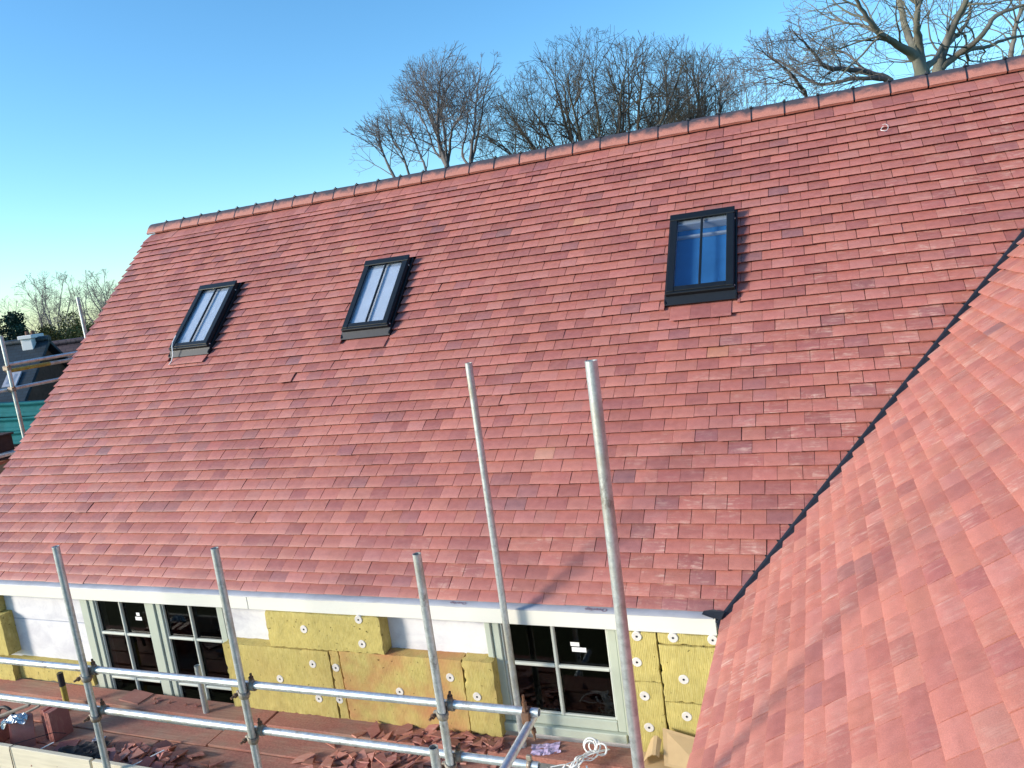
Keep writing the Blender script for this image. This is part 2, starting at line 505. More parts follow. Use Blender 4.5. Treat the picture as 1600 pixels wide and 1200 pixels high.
def lay(frame, courses, u_lo, u_hi, holes, seed, cool_fn, scuff_fn, wing=False, bright=1.):
    """list of tiles; u_lo/u_hi are (a,b): u limit = a + b*v"""
    r = random.Random(seed)
    out = []
    for k, v0 in enumerate(courses):
        ua, ub = u_lo(v0), u_hi(v0)
        off = (k % 2) * TW / 2 + r.uniform(-.012, .012)
        nxt = courses[k + 1] if k + 1 < len(courses) else v0 + TG
        i0 = math.floor((ua - off) / TW) - 1
        i1 = math.ceil((ub - off) / TW) + 2
        drift = 0.
        for i in range(i0, i1):
            drift += r.gauss(0, .0007)
            uc = off + i * TW + TW / 2 + drift
            w = TW - r.choice((.0014, .0022, .0030, .0040, .0054))
            t = Tile()
            t.uc, t.v0, t.w = uc, v0 + r.gauss(0, .0012), w
            t.rot = r.gauss(0, .004); t.lift = abs(r.gauss(0, .0012)); t.tilt = r.gauss(0, .006); t.camb = r.choice((.6, 1., 1.5))
            if r.random() < .02: t.lift += .004; t.v0 -= .006; t.rot *= 2.5
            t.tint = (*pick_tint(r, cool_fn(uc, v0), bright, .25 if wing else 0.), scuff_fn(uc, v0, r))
            poly = [(uc - w / 2, v0), (uc + w / 2, v0), (uc + w / 2, v0 + TL), (uc - w / 2, v0 + TL)]
            full = poly
            # limits are straight lines: sample two points
            a0, a1 = u_lo(v0), u_lo(v0 + 1)
            poly = clip_poly(poly, -1, (a1 - a0), -(a0 - (a1 - a0) * v0))
            if len(poly) < 3: continue
            b0, b1 = u_hi(v0), u_hi(v0 + 1)
            poly = clip_poly(poly, 1, -(b1 - b0), (b0 - (b1 - b0) * v0))
            if len(poly) < 3: continue
            pieces = [poly]
            for (h0, h1, g0, g1) in holes:
                new = []
                for q in pieces:
                    us = [p[0] for p in q]
                    if max(us) <= h0 or min(us) >= h1 or v0 >= g1 or v0 + TG * .6 <= g0: new.append(q); continue
                    l = clip_poly(q, 1, 0, h0); rr = clip_poly(q, -1, 0, -h1)
                    if len(l) > 2 and h0 - min(us) > .015: new.append(l)
                    if len(rr) > 2 and max(us) - h1 > .015: new.append(rr)
                pieces = new
            for q in pieces:
                tt = Tile(); tt.__dict__.update(t.__dict__)
                tt.poly = None if q == full else q
                us = [p[0] for p in q]
                if max(us) - min(us) < .012: continue
                vis = [(min(us), v0), (max(us), v0), (max(us), min(nxt, v0 + TG)), (min(us), min(nxt, v0 + TG))]
                pp = [proj(frame.P(a, b)) for a, b in vis]
                tt.area = 0
                if all(pp) and any(0 < x[0] < 1600 and 0 < x[1] < 1200 for x in pp):
                    tt.area = abs(sum(pp[a][0] * pp[(a + 1) % 4][1] - pp[(a + 1) % 4][0] * pp[a][1] for a in range(4))) / 2
                    cx = sum(x[0] for x in pp) / 4; cy = sum(x[1] for x in pp) / 4
                    if not (0 < cx < 1600 and 0 < cy < 1200): tt.area *= .3
                out.append(tt)
    return out

_tile_mesh = {}
def tile_local_mb(t):
    mb = MB(); mb.tint = t.tint
    if t.poly is None:
        tile_mesh_local(mb, t.w, t.camb)
    else:
        q = [(p[0] - t.uc, p[1] - t.v0) for p in t.poly]
        top = [V(a, b, -SLOPE * b) for a, b in q]
        n = len(top)
        low = [p - V(0, 0, TT) for p in top]
        mb.add(top, [tuple(range(n))]); mb.add(low, [tuple(reversed(range(n)))])
        for i in range(n):
            j = (i + 1) % n
            mb.add([top[i], low[i], low[j], top[j]], [(0, 1, 2, 3)])
    return mb
def tile_matrix(t):
    return Matrix.Translation((t.uc, t.v0, t.lift)) @ Euler((-t.tilt * .5, t.tilt * .4, t.rot)).to_matrix().to_4x4()

def place_tiles(frame, tiles, parent, n_single, name='tile'):
    tiles = sorted(tiles, key=lambda t: -t.area)
    F4 = frame.mat()
    pl = wloc(parent)
    cache = {}
    for t in tiles[:n_single]:
        key = None
        if t.poly is None:
            key = (round(t.w, 4), t.camb, tuple(round(x / .035) for x in t.tint[:3]), round(t.tint[3] * 3))
        me = cache.get(key) if key else None
        if me is None:
            mb = tile_local_mb(t)
            me = bpy.data.meshes.new(name)
            me.from_pydata([tuple(p) for p in mb.v], [], mb.f)
            me.polygons.foreach_set('use_smooth', mb.sm)
            at = me.attributes.new('tint', 'FLOAT_COLOR', 'POINT')
            at.data.foreach_set('color', np.array(mb.t, dtype=np.float32).ravel())
            me.materials.append(M_TILE)
            if key: cache[key] = me
        o = bpy.data.objects.new(name, me)
        COL.objects.link(o)
        o.parent = parent
        mw = F4 @ tile_matrix(t)
        o.location = mw.to_translation() - pl
        o.rotation_euler = mw.to_euler()
    mb = MB()
    for t in tiles[n_single:]:
        lm = tile_local_mb(t); mw = F4 @ tile_matrix(t); b = len(mb.v)
        mb.v.extend([tuple(mw @ Vector(p)) for p in lm.v]); mb.t.extend(lm.t)
        mb.f.extend([tuple(i + b for i in f) for f in lm.f]); mb.sm.extend(lm.sm)
    o = mb.build('tile_field', M_TILE, parent, origin=tuple(frame.O))
    tag(o, kind='stuff')
    return o

# ================================================================== SETTING
GZ = -3.6
t = NT('winter_ground')
n1 = t.noise(t.pos(), .35, 6, .65); n2 = t.noise(t.pos(), 6, 5, .7)
c = t.ramp(n1, [(.3, (.055, .065, .025)), (.55, (.085, .085, .035)), (.75, (.12, .095, .055))])
c = t.mix(.5, c, t.ramp(n2, [(.3, .6), (.7, 1.3)]), 'MULTIPLY')
t.base(c); t.rough(.95); t.spec(.1); t.bump(n2, .5, .05)
M_GROUND = t.m
mb = MB()
N = 24
xs = [-2500, -900, -300, -120, -60, -30, -15, -5, 5, 15, 30, 60, 120, 300, 900, 2500]
gv = [V(x, y, GZ) for y in xs for x in xs]
L = len(xs)
mb.add(gv, [(j * L + i, j * L + i + 1, (j + 1) * L + i + 1, (j + 1) * L + i) for j in range(L - 1) for i in range(L - 1)])
tag(mb.build('ground', M_GROUND), kind='structure')

# ================================================================== MAIN HOUSE
house = empty('house', (-1.0, 1.8, GZ))
tag(house, 'house with long red tiled roof, three black skylights and half insulated wall', 'house')

RIDGE_V = 5.13
def verge_u(v): return -4.834 - (4.96 - v) * .0245
def valley_u(v): return WX + v * CP
mb = MB()
# underlay deck of the main slope (cut along the valley), and the rear slope
def deckpt(u, v, h): return MAIN.P(u, v, h)
top_v = RIDGE_V - .03
prof = [(verge_u(.06) + .04, .06), (valley_u(.06) - .02, .06), (valley_u(top_v) - .02, top_v), (verge_u(top_v) + .04, top_v)]
mb.prism([deckpt(u, v, -.062) for u, v in prof], MAIN.n, .06)
yr = 3.66
mb.prism([V(verge_u(5) + .05, yr, yr * SP / CP - .05), V(6.9, yr, yr * SP / CP - .05), V(6.9, 2 * yr, -.05), V(verge_u(0), 2 * yr, -.05)][::-1], V(0, -SP, -CP), .06)
roof = mb.build('main_roof', M_DECK, house)

SKY = [(2.375, 2.965), (-.900, -.335), (-3.210, -2.635)]
SV0, SV1 = 2.662, 3.69
holes = [(a - .006, b + .006, SV0 + .02, SV1) for a, b in SKY]
courses = [.046, .1306, .223] + [.329 + i * .1095 for i in range(41)] + [4.779]
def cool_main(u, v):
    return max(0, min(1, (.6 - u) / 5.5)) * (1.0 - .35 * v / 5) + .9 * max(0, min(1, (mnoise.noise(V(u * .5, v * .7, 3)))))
def scuff_main(u, v, r):
    d = valley_u(v) - u
    s = .9 if d < .9 else (.5 if d < 1.6 else .12)
    if v < .45 and u > .4: s = max(s, .6)
    return s * r.choice((0, .3, .7, 1.))
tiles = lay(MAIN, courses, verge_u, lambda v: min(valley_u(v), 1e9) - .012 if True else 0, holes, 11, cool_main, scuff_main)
tiles = [q for q in tiles if q.uc < 6.85]
# individual oddities seen on the roof
for q in tiles:
    if abs(q.uc + 1.35) < .09 and abs(q.v0 - 2.19) < .06: q.lift += .012; q.rot = .05; q.v0 -= .012
    if abs(q.uc - 1.534) < .084 and abs(q.v0 - 1.22) < .056: q.tint = (.56, .27, .19, .1)
# the proud apron course below each skylight
for (a, b), dv in zip(SKY, (-.036, -.008, .03)):
    r = random.Random(int(a * 100) + 900)
    for i in range(3):
        q = Tile(); q.w = TW - .002; q.uc = a + .05 + TW * (i + .5); q.v0 = 2.519 + dv + r.uniform(-.003, .003)
        q.rot = r.gauss(0, .004); q.lift = .0165; q.tilt = r.gauss(0, .006); q.camb = 1.; q.poly = None; q.area = 1e5
        q.tint = (*pick_tint(r, .8, .92), .1)
        tiles.append(q)
place_tiles(MAIN, tiles, roof, 300)

# ---- ridge tiles: angled, burnt dark on top, black unions between them
prof = [(-.128, 3.468), (-.112, 3.494), (-.085, 3.537), (-.052, 3.573), (-.020, 3.592), (.020, 3.592), (.052, 3.573), (.085, 3.537), (.112, 3.494), (.128, 3.468)]
ridge = MB()
ridge.box(-4.78, 6.9, yr - .05, yr + .05, 3.46, 3.53)
ridge = ridge.build('ridge', M_DECK, house)
RP = .3065
x = -4.862; k = 0
rme = None
while x < 6.7:
    ln = RP - .013
    mb = MB(); tilt = rnd.uniform(-.003, .003)
    segs = [0, .03, ln * .5, ln]
    vs = []
    for s in segs:
        for (py, pz) in prof: vs.append(V(x + s, yr + py, pz + tilt * (s / ln - .5) + (.003 if 0 < s < .2 else 0)))
    n = len(prof)
    mb.add(vs, [(i * n + j, (i + 1) * n + j, (i + 1) * n + j + 1, i * n + j + 1) for i in range(len(segs) - 1) for j in range(n - 1)], True)
    th = [V(0, 0, -.016)] * n
    for s in (0, ln):
        e = [V(x + s, yr + py, pz + tilt * (s / ln - .5)) for py, pz in prof]
        e2 = [V(p.x, yr + (p.y - yr) * .87, p.z - .014) for p in e]
        mb.add(e + e2, [(j, j + 1, n + j + 1, n + j) if s else (j, n + j, n + j + 1, j + 1) for j in range(n - 1)])
    e = [vs[0], vs[3 * n]]
    for py_i in (0, n - 1):
        p0, p1 = vs[py_i], vs[3 * n + py_i]
        mb.add([p0, p1, V(p1.x, yr + (p1.y - yr) * .87, p1.z - .014), V(p0.x, yr + (p0.y - yr) * .87, p0.z - .014)], [(0, 1, 2, 3)])
    mb.build('ridge_tile', M_RIDGE, ridge, origin=(x + ln / 2, yr, 3.468))
    if k:
        mu = MB(); xu = x - .0065; vs = []
        for s in (-.0075, .0075):
            for (py, pz) in prof: vs.append(V(xu + s, yr + py * 1.015, pz + .0015))
        for s in (-.0075, .0075):
            for (py, pz) in prof: vs.append(V(xu + s, yr + py * .8, pz - .02))
        f = []
        for j in range(n - 1):
            f += [(j, n + j, n + j + 1, j + 1), (j, j + 1, 2 * n + j + 1, 2 * n + j), (n + j, 3 * n + j, 3 * n + j + 1, n + j + 1)]
        mu.add(vs, f)
        mu.bbox(xu - .016, xu + .016, yr - .05, yr - .005, 3.585, 3.600, .003)
        mu.tube([V(xu, yr - .028, 3.598), V(xu, yr - .028, 3.612)], .008, 8)
        mu.build('ridge_clip', M_LEAD, ridge)
    x += RP; k += 1

# ---- skylights
def skylight(a, b, idx):
    F = MAIN.mat(); mid = (a + b) / 2
    H = .070; va = 2.752
    def bx(mb, u0, u1, v0, v1, h0, h1, bev=.004): mb.bbox(u0, u1, v0, v1, h0, h1, bev, F)
    mb = MB()                                        # outer kerb of the frame
    fw = .062
    bx(mb, a + .014, a + .014 + .03, va, SV1 - .02, -.05, H - .012)
    bx(mb, b - .044, b - .014, va, SV1 - .02, -.05, H - .012)
    bx(mb, a + .044, b - .044, SV1 - .05, SV1 - .02, -.05, H - .012)
    bx(mb, a + .044, b - .044, va, va + .03, -.05, H - .012)
    sk = mb.build('skylight', M_BLK, house)
    m2 = MB()
    bx(m2, a + .018, a + .018 + fw, va + .004, SV1 - .02, H - .010, H + .006)
    m2.build('frame_stile', M_BLK, sk)
    m2 = MB(); bx(m2, b - .018 - fw, b - .018, va + .004, SV1 - .02, H - .010, H + .006); m2.build('frame_stile', M_BLK, sk)
    m2 = MB(); bx(m2, a + .010, b - .010, SV1 - .085, SV1 - .008, H - .006, H + .012); m2.build('frame_top', M_BLK, sk)
    m2 = MB(); bx(m2, a + .018 + fw, b - .018 - fw, va + .010, va + .062, H - .012, H + .001)
    bx(m2, a + .008, b - .008, va - .016, va + .008, H - .040, H - .004)
    m2.build('frame_bottom', M_BLK, sk)
    m2 = MB(); bx(m2, mid - .010, mid + .010, va + .064, SV1 - .087, H - .016, H + .004); m2.build('glazing_bar', M_BLK, sk)
    for p0, p1 in ((a + .018 + fw, mid - .010), (mid + .010, b - .018 - fw)):
        m2 = MB(); bx(m2, p0 - .004, p1 + .004, va + .058, SV1 - .082, H - .024, H - .016, .001)
        m2.build('pane', M_SKYG, sk)
    m2 = MB()                                        # pale lining and dim well below the glass
    bx(m2, a + .05, b - .05, SV1 - .115, SV1 - .06, -.04, H - .032, .002)
    bx(m2, a + .05, b - .05, SV1 - .225, SV1 - .20, -.04, -.012, .002)
    bx(m2, a + .045, a + .062, va + .03, SV1 - .06, -.04, H - .032, .002)
    bx(m2, b - .062, b - .045, va + .03, SV1 - .06, -.04, H - .032, .002)
    m2.build('lining', M_LIN, sk)
    m2 = MB(); bx(m2, a + (.044 if idx == 0 else .063), b - (.044 if idx == 0 else .063), va + .03, SV1 - (.05 if idx == 0 else .118), -.058 if idx == 0 else .026, -.042 if idx == 0 else .040, .001); m2.build('reflection_panel', M_REFL if idx == 0 else M_REFL2, sk)  # added panel under the panes, coloured as the sky they reflect
    m2 = MB()                                        # apron and side flashings
    pts = [(a - .004, SV0 + .0), (b + .004, SV0 + .0), (b + .004, va), (a - .004, va)]
    m2.prism([MAIN.P(a - .002, SV0, .006), MAIN.P(b + .002, SV0, .006), MAIN.P(b + .002, va + .004, .034), MAIN.P(a - .002, va + .004, .034)], MAIN.n, .008)
    m2.build('apron', M_FLASH if idx else M_BLK, sk)
    for p0, p1 in ((a - .004, a + .012), (b - .012, b + .004)):
        m2 = MB(); bx(m2, p0, p1, SV0 + .01, SV1, -.05, .022, .003); m2.build('side_flashing', M_BLK, sk)
    for vv in (va + .03, SV1 - .12):
        m2 = MB(); m2.tube([MAIN.P(b - .016, vv, H - .035), MAIN.P(b - .009, vv, H - .035)], .007, 8)
        m2.build('screw', M_DISC, sk)
    return sk
M_REFL = simple('blue_sky_reflection', (.045, .21, .50), .8, .2, 0, .25, 3, 0)  # sky reflection painted as a flat colour: blue one, pale one below
M_REFL2 = simple('pale_sky_reflection', (.78, .80, .88), .8, .2, 0, .12, 4, 0)
for i, (a, b) in enumerate(SKY):
    s = skylight(a, b, i)

# ---- valley trough with raised black rib
mb = MB()
def vp(t, off=0., h=0.):
    return V(WX + t, t, t * SP / CP) + V(1, -1, 0).normalized() * off + V(0, 0, h)
T = [-.03 + i * .2 for i in range(21)]
rows = []
for tt in T:
    rows.append([vp(tt, -.12, .022), vp(tt, -.026, -.012), vp(tt, -.019, .008), vp(tt, -.011, .019), vp(tt, -.001, .020), vp(tt, .009, .010), vp(tt, .018, -.020), vp(tt, .12, .022)])
vs = sum(rows, []); n = len(rows[0])
mb.add(vs, [(i * n + j, i * n + j + 1, (i + 1) * n + j + 1, (i + 1) * n + j) for i in range(len(T) - 1) for j in range(n - 1)], True)
mb.build('valley_trough', M_LEAD, house)
mb = MB()                                            # torn end of the trough over the eaves
mb.prism([V(2.76, -.010, .034), V(2.82, -.026, .022), V(2.88, -.034, .014), V(2.90, .01, .046), V(2.83, .02, .055), V(2.77, .015, .045)], V(0, -.3, .95).normalized(), .003)
mb.build('torn_flashing', M_FLASH, house)

# ---- fascia, eaves membrane, print
for fx0, fx1 in ((-4.97, -.902), (-.898, 2.845)):
    mb = MB(); mb.bbox(fx0, fx1, -.022, .020, -.104, .012, .003); mb.build('fascia', M_FASC, house)
mb = MB()
N = 60; rr = random.Random(5)
top = []; 
for i in range(N + 1):
    xx = -4.97 + i * (2.83 + 4.97) / N
    top.append((V(xx, .075, .034), V(xx, .02, .024 + rr.uniform(-.001, .001)), V(xx, -.024, .0165 + rr.uniform(-.0015, .0015)), V(xx, -.0265, .008 + rr.uniform(-.003, .003))))
vs = [p for q in top for p in q]
mb.add(vs, [(i * 4 + j, (i + 1) * 4 + j, (i + 1) * 4 + j + 1, i * 4 + j + 1)[::-1] for i in range(N) for j in range(3)], True)
mb.build('eaves_membrane', M_MEMB, house)
def lettering(txt, loc, size, rotz, parent, mat, tiltx=0.):
    cu = bpy.data.curves.new('lettering', 'FONT'); cu.body = txt; cu.size = size; cu.extrude = .0003; cu.resolution_u = 3
    cu.align_x = 'CENTER'; cu.align_y = 'CENTER'
    tmp = bpy.data.objects.new('tmp', cu); COL.objects.link(tmp)
    dg = bpy.context.evaluated_depsgraph_get()
    me = bpy.data.meshes.new_from_object(tmp.evaluated_get(dg))
    bpy.data.objects.remove(tmp)
    me.materials.clear(); me.materials.append(mat)
    o = bpy.data.objects.new('lettering', me); COL.objects.link(o)
    o.parent = parent; o.location = Vector(loc) - wloc(parent); o.rotation_euler = (tiltx, 0, rotz)
    return o
lettering('Overlap', (2.055, .004, .0245), .048, PI, house, M_PRINT, -.17)
lettering('Overlap', (1.02, .006, .0245), .04, PI, house, M_PRINT, -.17)

# ---- walls (openings left for the windows) and the dark room behind
YW = .085
wl = MB()
for x0, x1, z0, z1 in ((-4.90, -2.965, GZ, -.02), (-1.245, 1.175, GZ, -.02), (2.185, 2.95, GZ, -.02), (-2.965, -1.245, GZ, -1.32), (1.175, 2.185, GZ, -.99), (-2.965, -1.245, -.11, -.02), (1.175, 2.185, -.11, -.02)):
    wl.box(x0, x1, YW + .012, .30, z0, z1)
wall = wl.build('wall', M_WALL, house)
mb = MB()
mb.box(-4.76, -4.60, .30, 2 * yr - .1, GZ, .0)
pts = [V(-4.76, .2, -.02), V(-4.76, 2 * yr - .2, -.02), V(-4.76, yr, 3.34)]
mb.prism([p for p in pts][::-1], V(-1, 0, 0), -.2)
mb.build('gable_wall', simple('red_brick', (.25, .11, .075), .9, .2, 0, .25, 14, .3), house)
mb = MB(); mb.box(-4.66, 6.5, 2 * yr - .3, 2 * yr - .1, GZ, 0); mb.build('rear_wall', M_WALL, house)
def boards(name, rects, mat=M_WALL):
    for x0, x1, z0, z1 in rects:
        mb = MB(); mb.bbox(x0, x1, YW, YW + .0115, z0, z1, .002); mb.build(name, mat, house)
boards('wall_board', [(-4.9, -2.968, -.392, -.03), (-4.9, -2.968, -.86, -.402), (-1.242, 1.172, -.56, -.03)])
mb = MB(); mb.bbox(-4.2, -3.0, YW + .004, YW + .009, -.405, -.389, .001); mb.build('board_joint', M_GREYP, house)
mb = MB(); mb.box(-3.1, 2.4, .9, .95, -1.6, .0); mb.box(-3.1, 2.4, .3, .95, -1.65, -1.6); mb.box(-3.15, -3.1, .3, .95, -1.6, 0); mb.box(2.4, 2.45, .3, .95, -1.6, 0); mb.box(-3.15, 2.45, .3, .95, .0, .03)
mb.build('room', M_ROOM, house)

# ---- windows
def sash(win, gx0, gx1, gz0, gz1, bars_x, bars_z, stile=.062, bot=.08):
    yf = .058
    m = MB()
    m.bbox(gx0 - stile, gx0, yf, yf + .05, gz0 - bot, gz1 + .06, .006)
    m.build('sash_stile', M_SAGE, win)
    m = MB(); m.bbox(gx1, gx1 + stile, yf, yf + .05, gz0 - bot, gz1 + .06, .006); m.build('sash_stile', M_SAGE, win)
    m = MB(); m.bbox(gx0 + .001, gx1 - .001, yf + .001, yf + .05, gz0 - bot, gz0, .006); m.build('sash_rail', M_SAGE, win)
    # glazing beads
    m = MB()
    m.bbox(gx0 + .0005, gx0 + .016, yf + .012, yf + .034, gz0, gz1, .004)
    m.bbox(gx1 - .016, gx1 - .0005, yf + .012, yf + .034, gz0, gz1, .004)
    m.bbox(gx0 + .016, gx1 - .016, yf + .012, yf + .034, gz0 + .0005, gz0 + .014, .004)
    m.build('glazing_bead', M_BEAD, win)
    for bx_ in bars_x:
        m = MB(); m.bbox(bx_ - .013, bx_ + .013, yf + .006, yf + .036, gz0, gz1, .007); m.build('glazing_bar', M_BEAD, win)
    for bz in bars_z:
        m = MB()
        ed = [gx0] + bars_x + [gx1]
        for q0, q1 in zip(ed[:-1], ed[1:]):
            m.bbox(q0 + .013, q1 - .013, yf + .0065, yf + .036, bz - .012, bz + .012, .006)
        m.build('glazing_bar', M_BEAD, win)
    xs_ = [gx0] + bars_x + [gx1]; zs_ = [gz0] + bars_z + [gz1]
    for a, b in zip(xs_[:-1], xs_[1:]):
        for c_, d in zip(zs_[:-1], zs_[1:]):
            m = MB(); m.box(a, b, yf + .0365 , yf + .041, c_, d); m.build('pane', M_WING, win)

m = MB()
m.bbox(-2.955, -2.856, .044, .16, -1.30, -.10, .006)
win_l = m.build('window', M_SAGE, house)
m = MB(); m.bbox(-2.092, -2.030, .044, .16, -1.30, -.10, .006); m.build('mullion', M_SAGE, win_l)
m = MB(); m.bbox(-1.268, -1.250, .044, .16, -1.30, -.10, .004); m.build('frame_jamb', M_SAGE, win_l)
sash(win_l, -2.792, -2.156, -1.22, -.10, [-2.475], [-.915, -.470])
sash(win_l, -1.966, -1.330, -1.22, -.10, [-1.648], [-.915, -.470])
for (xx, zz, ww, hh) in ((-2.300, -.275, .040, .030), (-2.302, -.317, .078, .034)):
    m = MB(); m.bbox(xx - ww / 2, xx + ww / 2, .0925, .0938, zz - hh / 2, zz + hh / 2, .0005); m.build('sticker', M_STICK, win_l)
m = MB()
m.bbox(1.180, 1.229, .044, .16, -.985, -.10, .006)
win_r = m.build('window', M_SAGE, house)
m = MB(); m.bbox(2.160, 2.182, .044, .16, -.985, -.10, .004); m.build('frame_jamb', M_SAGE, win_r)
sash(win_r, 1.292, 2.096, -.835, -.10, [1.695], [-.456])
m = MB(); m.bbox(1.229, 2.160, .030, .16, -.985, -.918, .006); m.build('sill', M_SAGE, win_r)
for (xx, zz, ww, hh) in ((1.842, -.290, .065, .030), (1.868, -.330, .105, .034)):
    m = MB(); m.bbox(xx - ww / 2, xx + ww / 2, .0925, .0938, zz - hh / 2, zz + hh / 2, .0005); m.build('sticker', M_STICK, win_r)

# ---- mineral wool slabs with fixing discs
def slab(x0, x1, z0, z1, y0=-.03, y1=YW - .001, dust=0., seed=0, rough=1., discs=()):
    r = random.Random(seed)
    mb = MB(); mb.tint = (1, 1, 1, dust)
    nx = max(3, int((x1 - x0) / .022)); nz = max(3, int((z1 - z0) / .022)); ny = 5
    def jit(p, edge):
        q = Vector(p) * 17 + V(seed, 0, 0)
        a = mnoise.noise(q) * .0035 + mnoise.noise(q * 3.1) * .0022
        e = 0
        if edge: e = max(0, mnoise.noise(Vector(p) * 24 + V(0, seed, 5))) * .011 * rough
        return a, e
    def pt(x, y, z, on):
        p = V(x, y, z)
        ex = min(x - x0, x1 - x); ez = min(z - z0, z1 - z); ey = y - y0
        edge = (ex < .012) + (ez < .012) + (ey < .012) >= 2
        a, e = jit(p, edge)
        cx, cz = (x0 + x1) / 2, (z0 + z1) / 2
        if ey < .05: p.y += -a + e
        if ex < .02: p.x += (a + e) * (1 if x < cx else -1)
        if ez < .02: p.z += (a + e) * (1 if z < cz else -1)
        return p
    def grid(fn, na, nb):
        vs = [fn(i / na, j / nb) for j in range(nb + 1) for i in range(na + 1)]
        mb.add(vs, [(j * (na + 1) + i, j * (na + 1) + i + 1, (j + 1) * (na + 1) + i + 1, (j + 1) * (na + 1) + i) for j in range(nb) for i in range(na)], True)
    dx, dy, dz = x1 - x0, y1 - y0, z1 - z0
    grid(lambda a, b: pt(x0 + a * dx, y0, z0 + b * dz, 0), nx, nz)
    grid(lambda a, b: pt(x1, y0 + a * dy, z0 + b * dz, 0), ny, nz)
    grid(lambda a, b: pt(x0, y1 - a * dy, z0 + b * dz, 0), ny, nz)
    grid(lambda a, b: pt(x0 + a * dx, y0 + b * dy, z1, 0), nx, ny)
    grid(lambda a, b: pt(x0 + a * dx, y1 - b * dy, z0, 0), nx, ny)
    s = mb.build('insulation_slab', M_WOOL, house)
    for (cx, cz) in discs:
        d = MB(); yy = y0 - .0045
        c0 = [V(cx + .0335 * math.cos(2 * PI * k / 24), yy + .0035 + .0008 * math.sin(k), cz + .0335 * math.sin(2 * PI * k / 24)) for k in range(24)]
        c1 = [V(cx + .031 * math.cos(2 * PI * k / 24), yy, cz + .031 * math.sin(2 * PI * k / 24)) for k in range(24)]
        c2 = [V(cx + .010 * math.cos(2 * PI * k / 24), yy + .001, cz + .010 * math.sin(2 * PI * k / 24)) for k in range(24)]
        c3 = [V(p.x, p.y + .012, p.z) for p in c0]
        vs = c3 + c0 + c1 + c2
        d.add(vs, [(g * 24 + k, (g + 1) * 24 + k, (g + 1) * 24 + (k + 1) % 24, g * 24 + (k + 1) % 24)[::-1] for g in range(3) for k in range(24)])
        d.add(c2, [tuple(range(24))])
        dd = d.build('fixing_disc', M_DISC, s)
        h = MB(); h.tube([V(cx, yy - .0012, cz), V(cx, yy + .004, cz)], .0075, 10)
        hs = h
        hb = MB(); hb.v, hb.f, hb.sm, hb.t = h.v, h.f, h.sm, h.t
        hb.build('disc_hole', M_HOLE, s)
    return s
slab(-.735, .345, -.408, -.107, y0=-.036, seed=1, discs=[(-.366, -.24), (.166, -.130), (.161, -.331)])
slab(-1.248, -.183, -1.0, -.424, seed=2, dust=.12, discs=[(-.348, -.541), (-.705, -.70), (-.348, -.842)])
slab(-.172, -.090, -1.0, -.414, seed=3, dust=.3, y0=-.027, discs=[(-.131, -.557), (-.150, -.834)])
slab(-.078, .985, -1.0, -.412, seed=4, dust=1., discs=[(.424, -.709), (.881, -.553)])
slab(.991, 1.238, -1.0, -.408, seed=5, dust=.35, rough=2.2, discs=[(1.08, -.688)])
slab(2.205, 2.452, -.455, -.107, seed=6, discs=[(2.307, -.32), (2.325, -.135)])
slab(2.205, 2.455, -1.0, -.461, seed=7, discs=[(2.333, -.563), (2.339, -.792)])
slab(2.462, 2.90, -.178, -.107, seed=8, y0=-.026, discs=[(2.563, -.132), (2.815, -.132)])
slab(2.464, 2.90, -.585, -.186, seed=9, rough=1.6, discs=[(2.605, -.419)])
slab(2.466, 2.90, -1.0, -.592, seed=10, rough=1.6, discs=[(2.60, -.684)])
slab(-4.9, -4.06, -.30, -.107, seed=12, y0=-.01)
slab(-4.9, -3.985, -.73, -.31, seed=13, y0=-.045)
slab(-4.9, -3.99, -1.0, -.80, seed=15, y0=-.04)
slab(-3.98, -2.97, -1.0, -.79, seed=14, y0=.02, dust=.1)

# ================================================================== WING
wing = empty('house_wing', (4.5, -1.5, GZ))
tag(wing, 'near tiled wing of the house, pale red slope right of the black valley', 'house wing')
mb = MB()
UW = 3.7; VW = 4.3
mb.prism([WING.P(UW, .05, -.062), WING.P(UW, VW, -.062), WING.P(-VW * CP, VW, -.062), WING.P(-.05 * CP, .05, -.062)][::-1], WING.n, .05)
wx_r = WX + VW * CP
mb.prism([V(wx_r, 3.0, VW * SP - .06), V(wx_r, -UW, VW * SP - .06), V(2 * wx_r - WX, -UW, -.05), V(2 * wx_r - WX, 3.0, -.05)][::-1], V(-SP, 0, -CP), .05)
wroof = mb.build('wing_roof', M_DECK, wing)
wc = [.0 + .108 * i for i in range(int(VW / .108))]
def scuff_w(u, v, r): return (.95 if u < 1.4 else .45) * r.choice((.2, .5, .9, 1.))
wt = lay(WING, wc, lambda v: -v * CP + .020, lambda v: UW, [], 23, lambda u, v: -.42 + .45 * max(0, mnoise.noise(V(u * .8, v * .8, 9))), scuff_w, True, 1.17)
place_tiles(WING, wt, wroof, 300)
mb = MB()
mb.box(WX + .14, WX + .36, -UW + .15, .06, GZ, -.14); mb.box(WX + .14, 2 * wx_r - WX - .14, -UW + .15, -UW + .4, GZ, -.14)
mb.prism([V(WX + .14, -UW + .15, -.15), V(2 * wx_r - WX - .14, -UW + .15, -.15), V(wx_r, -UW + .15, VW * SP - .2)], V(0, -1, 0), -.2)
mb.build('wing_wall', M_WALL, wing)
mb = MB(); mb.bbox(WX + .02, WX + .05, -UW, -.03, -.11, -.035, .003); mb.build('wing_fascia', M_FASC, wing)
mb = MB(); 
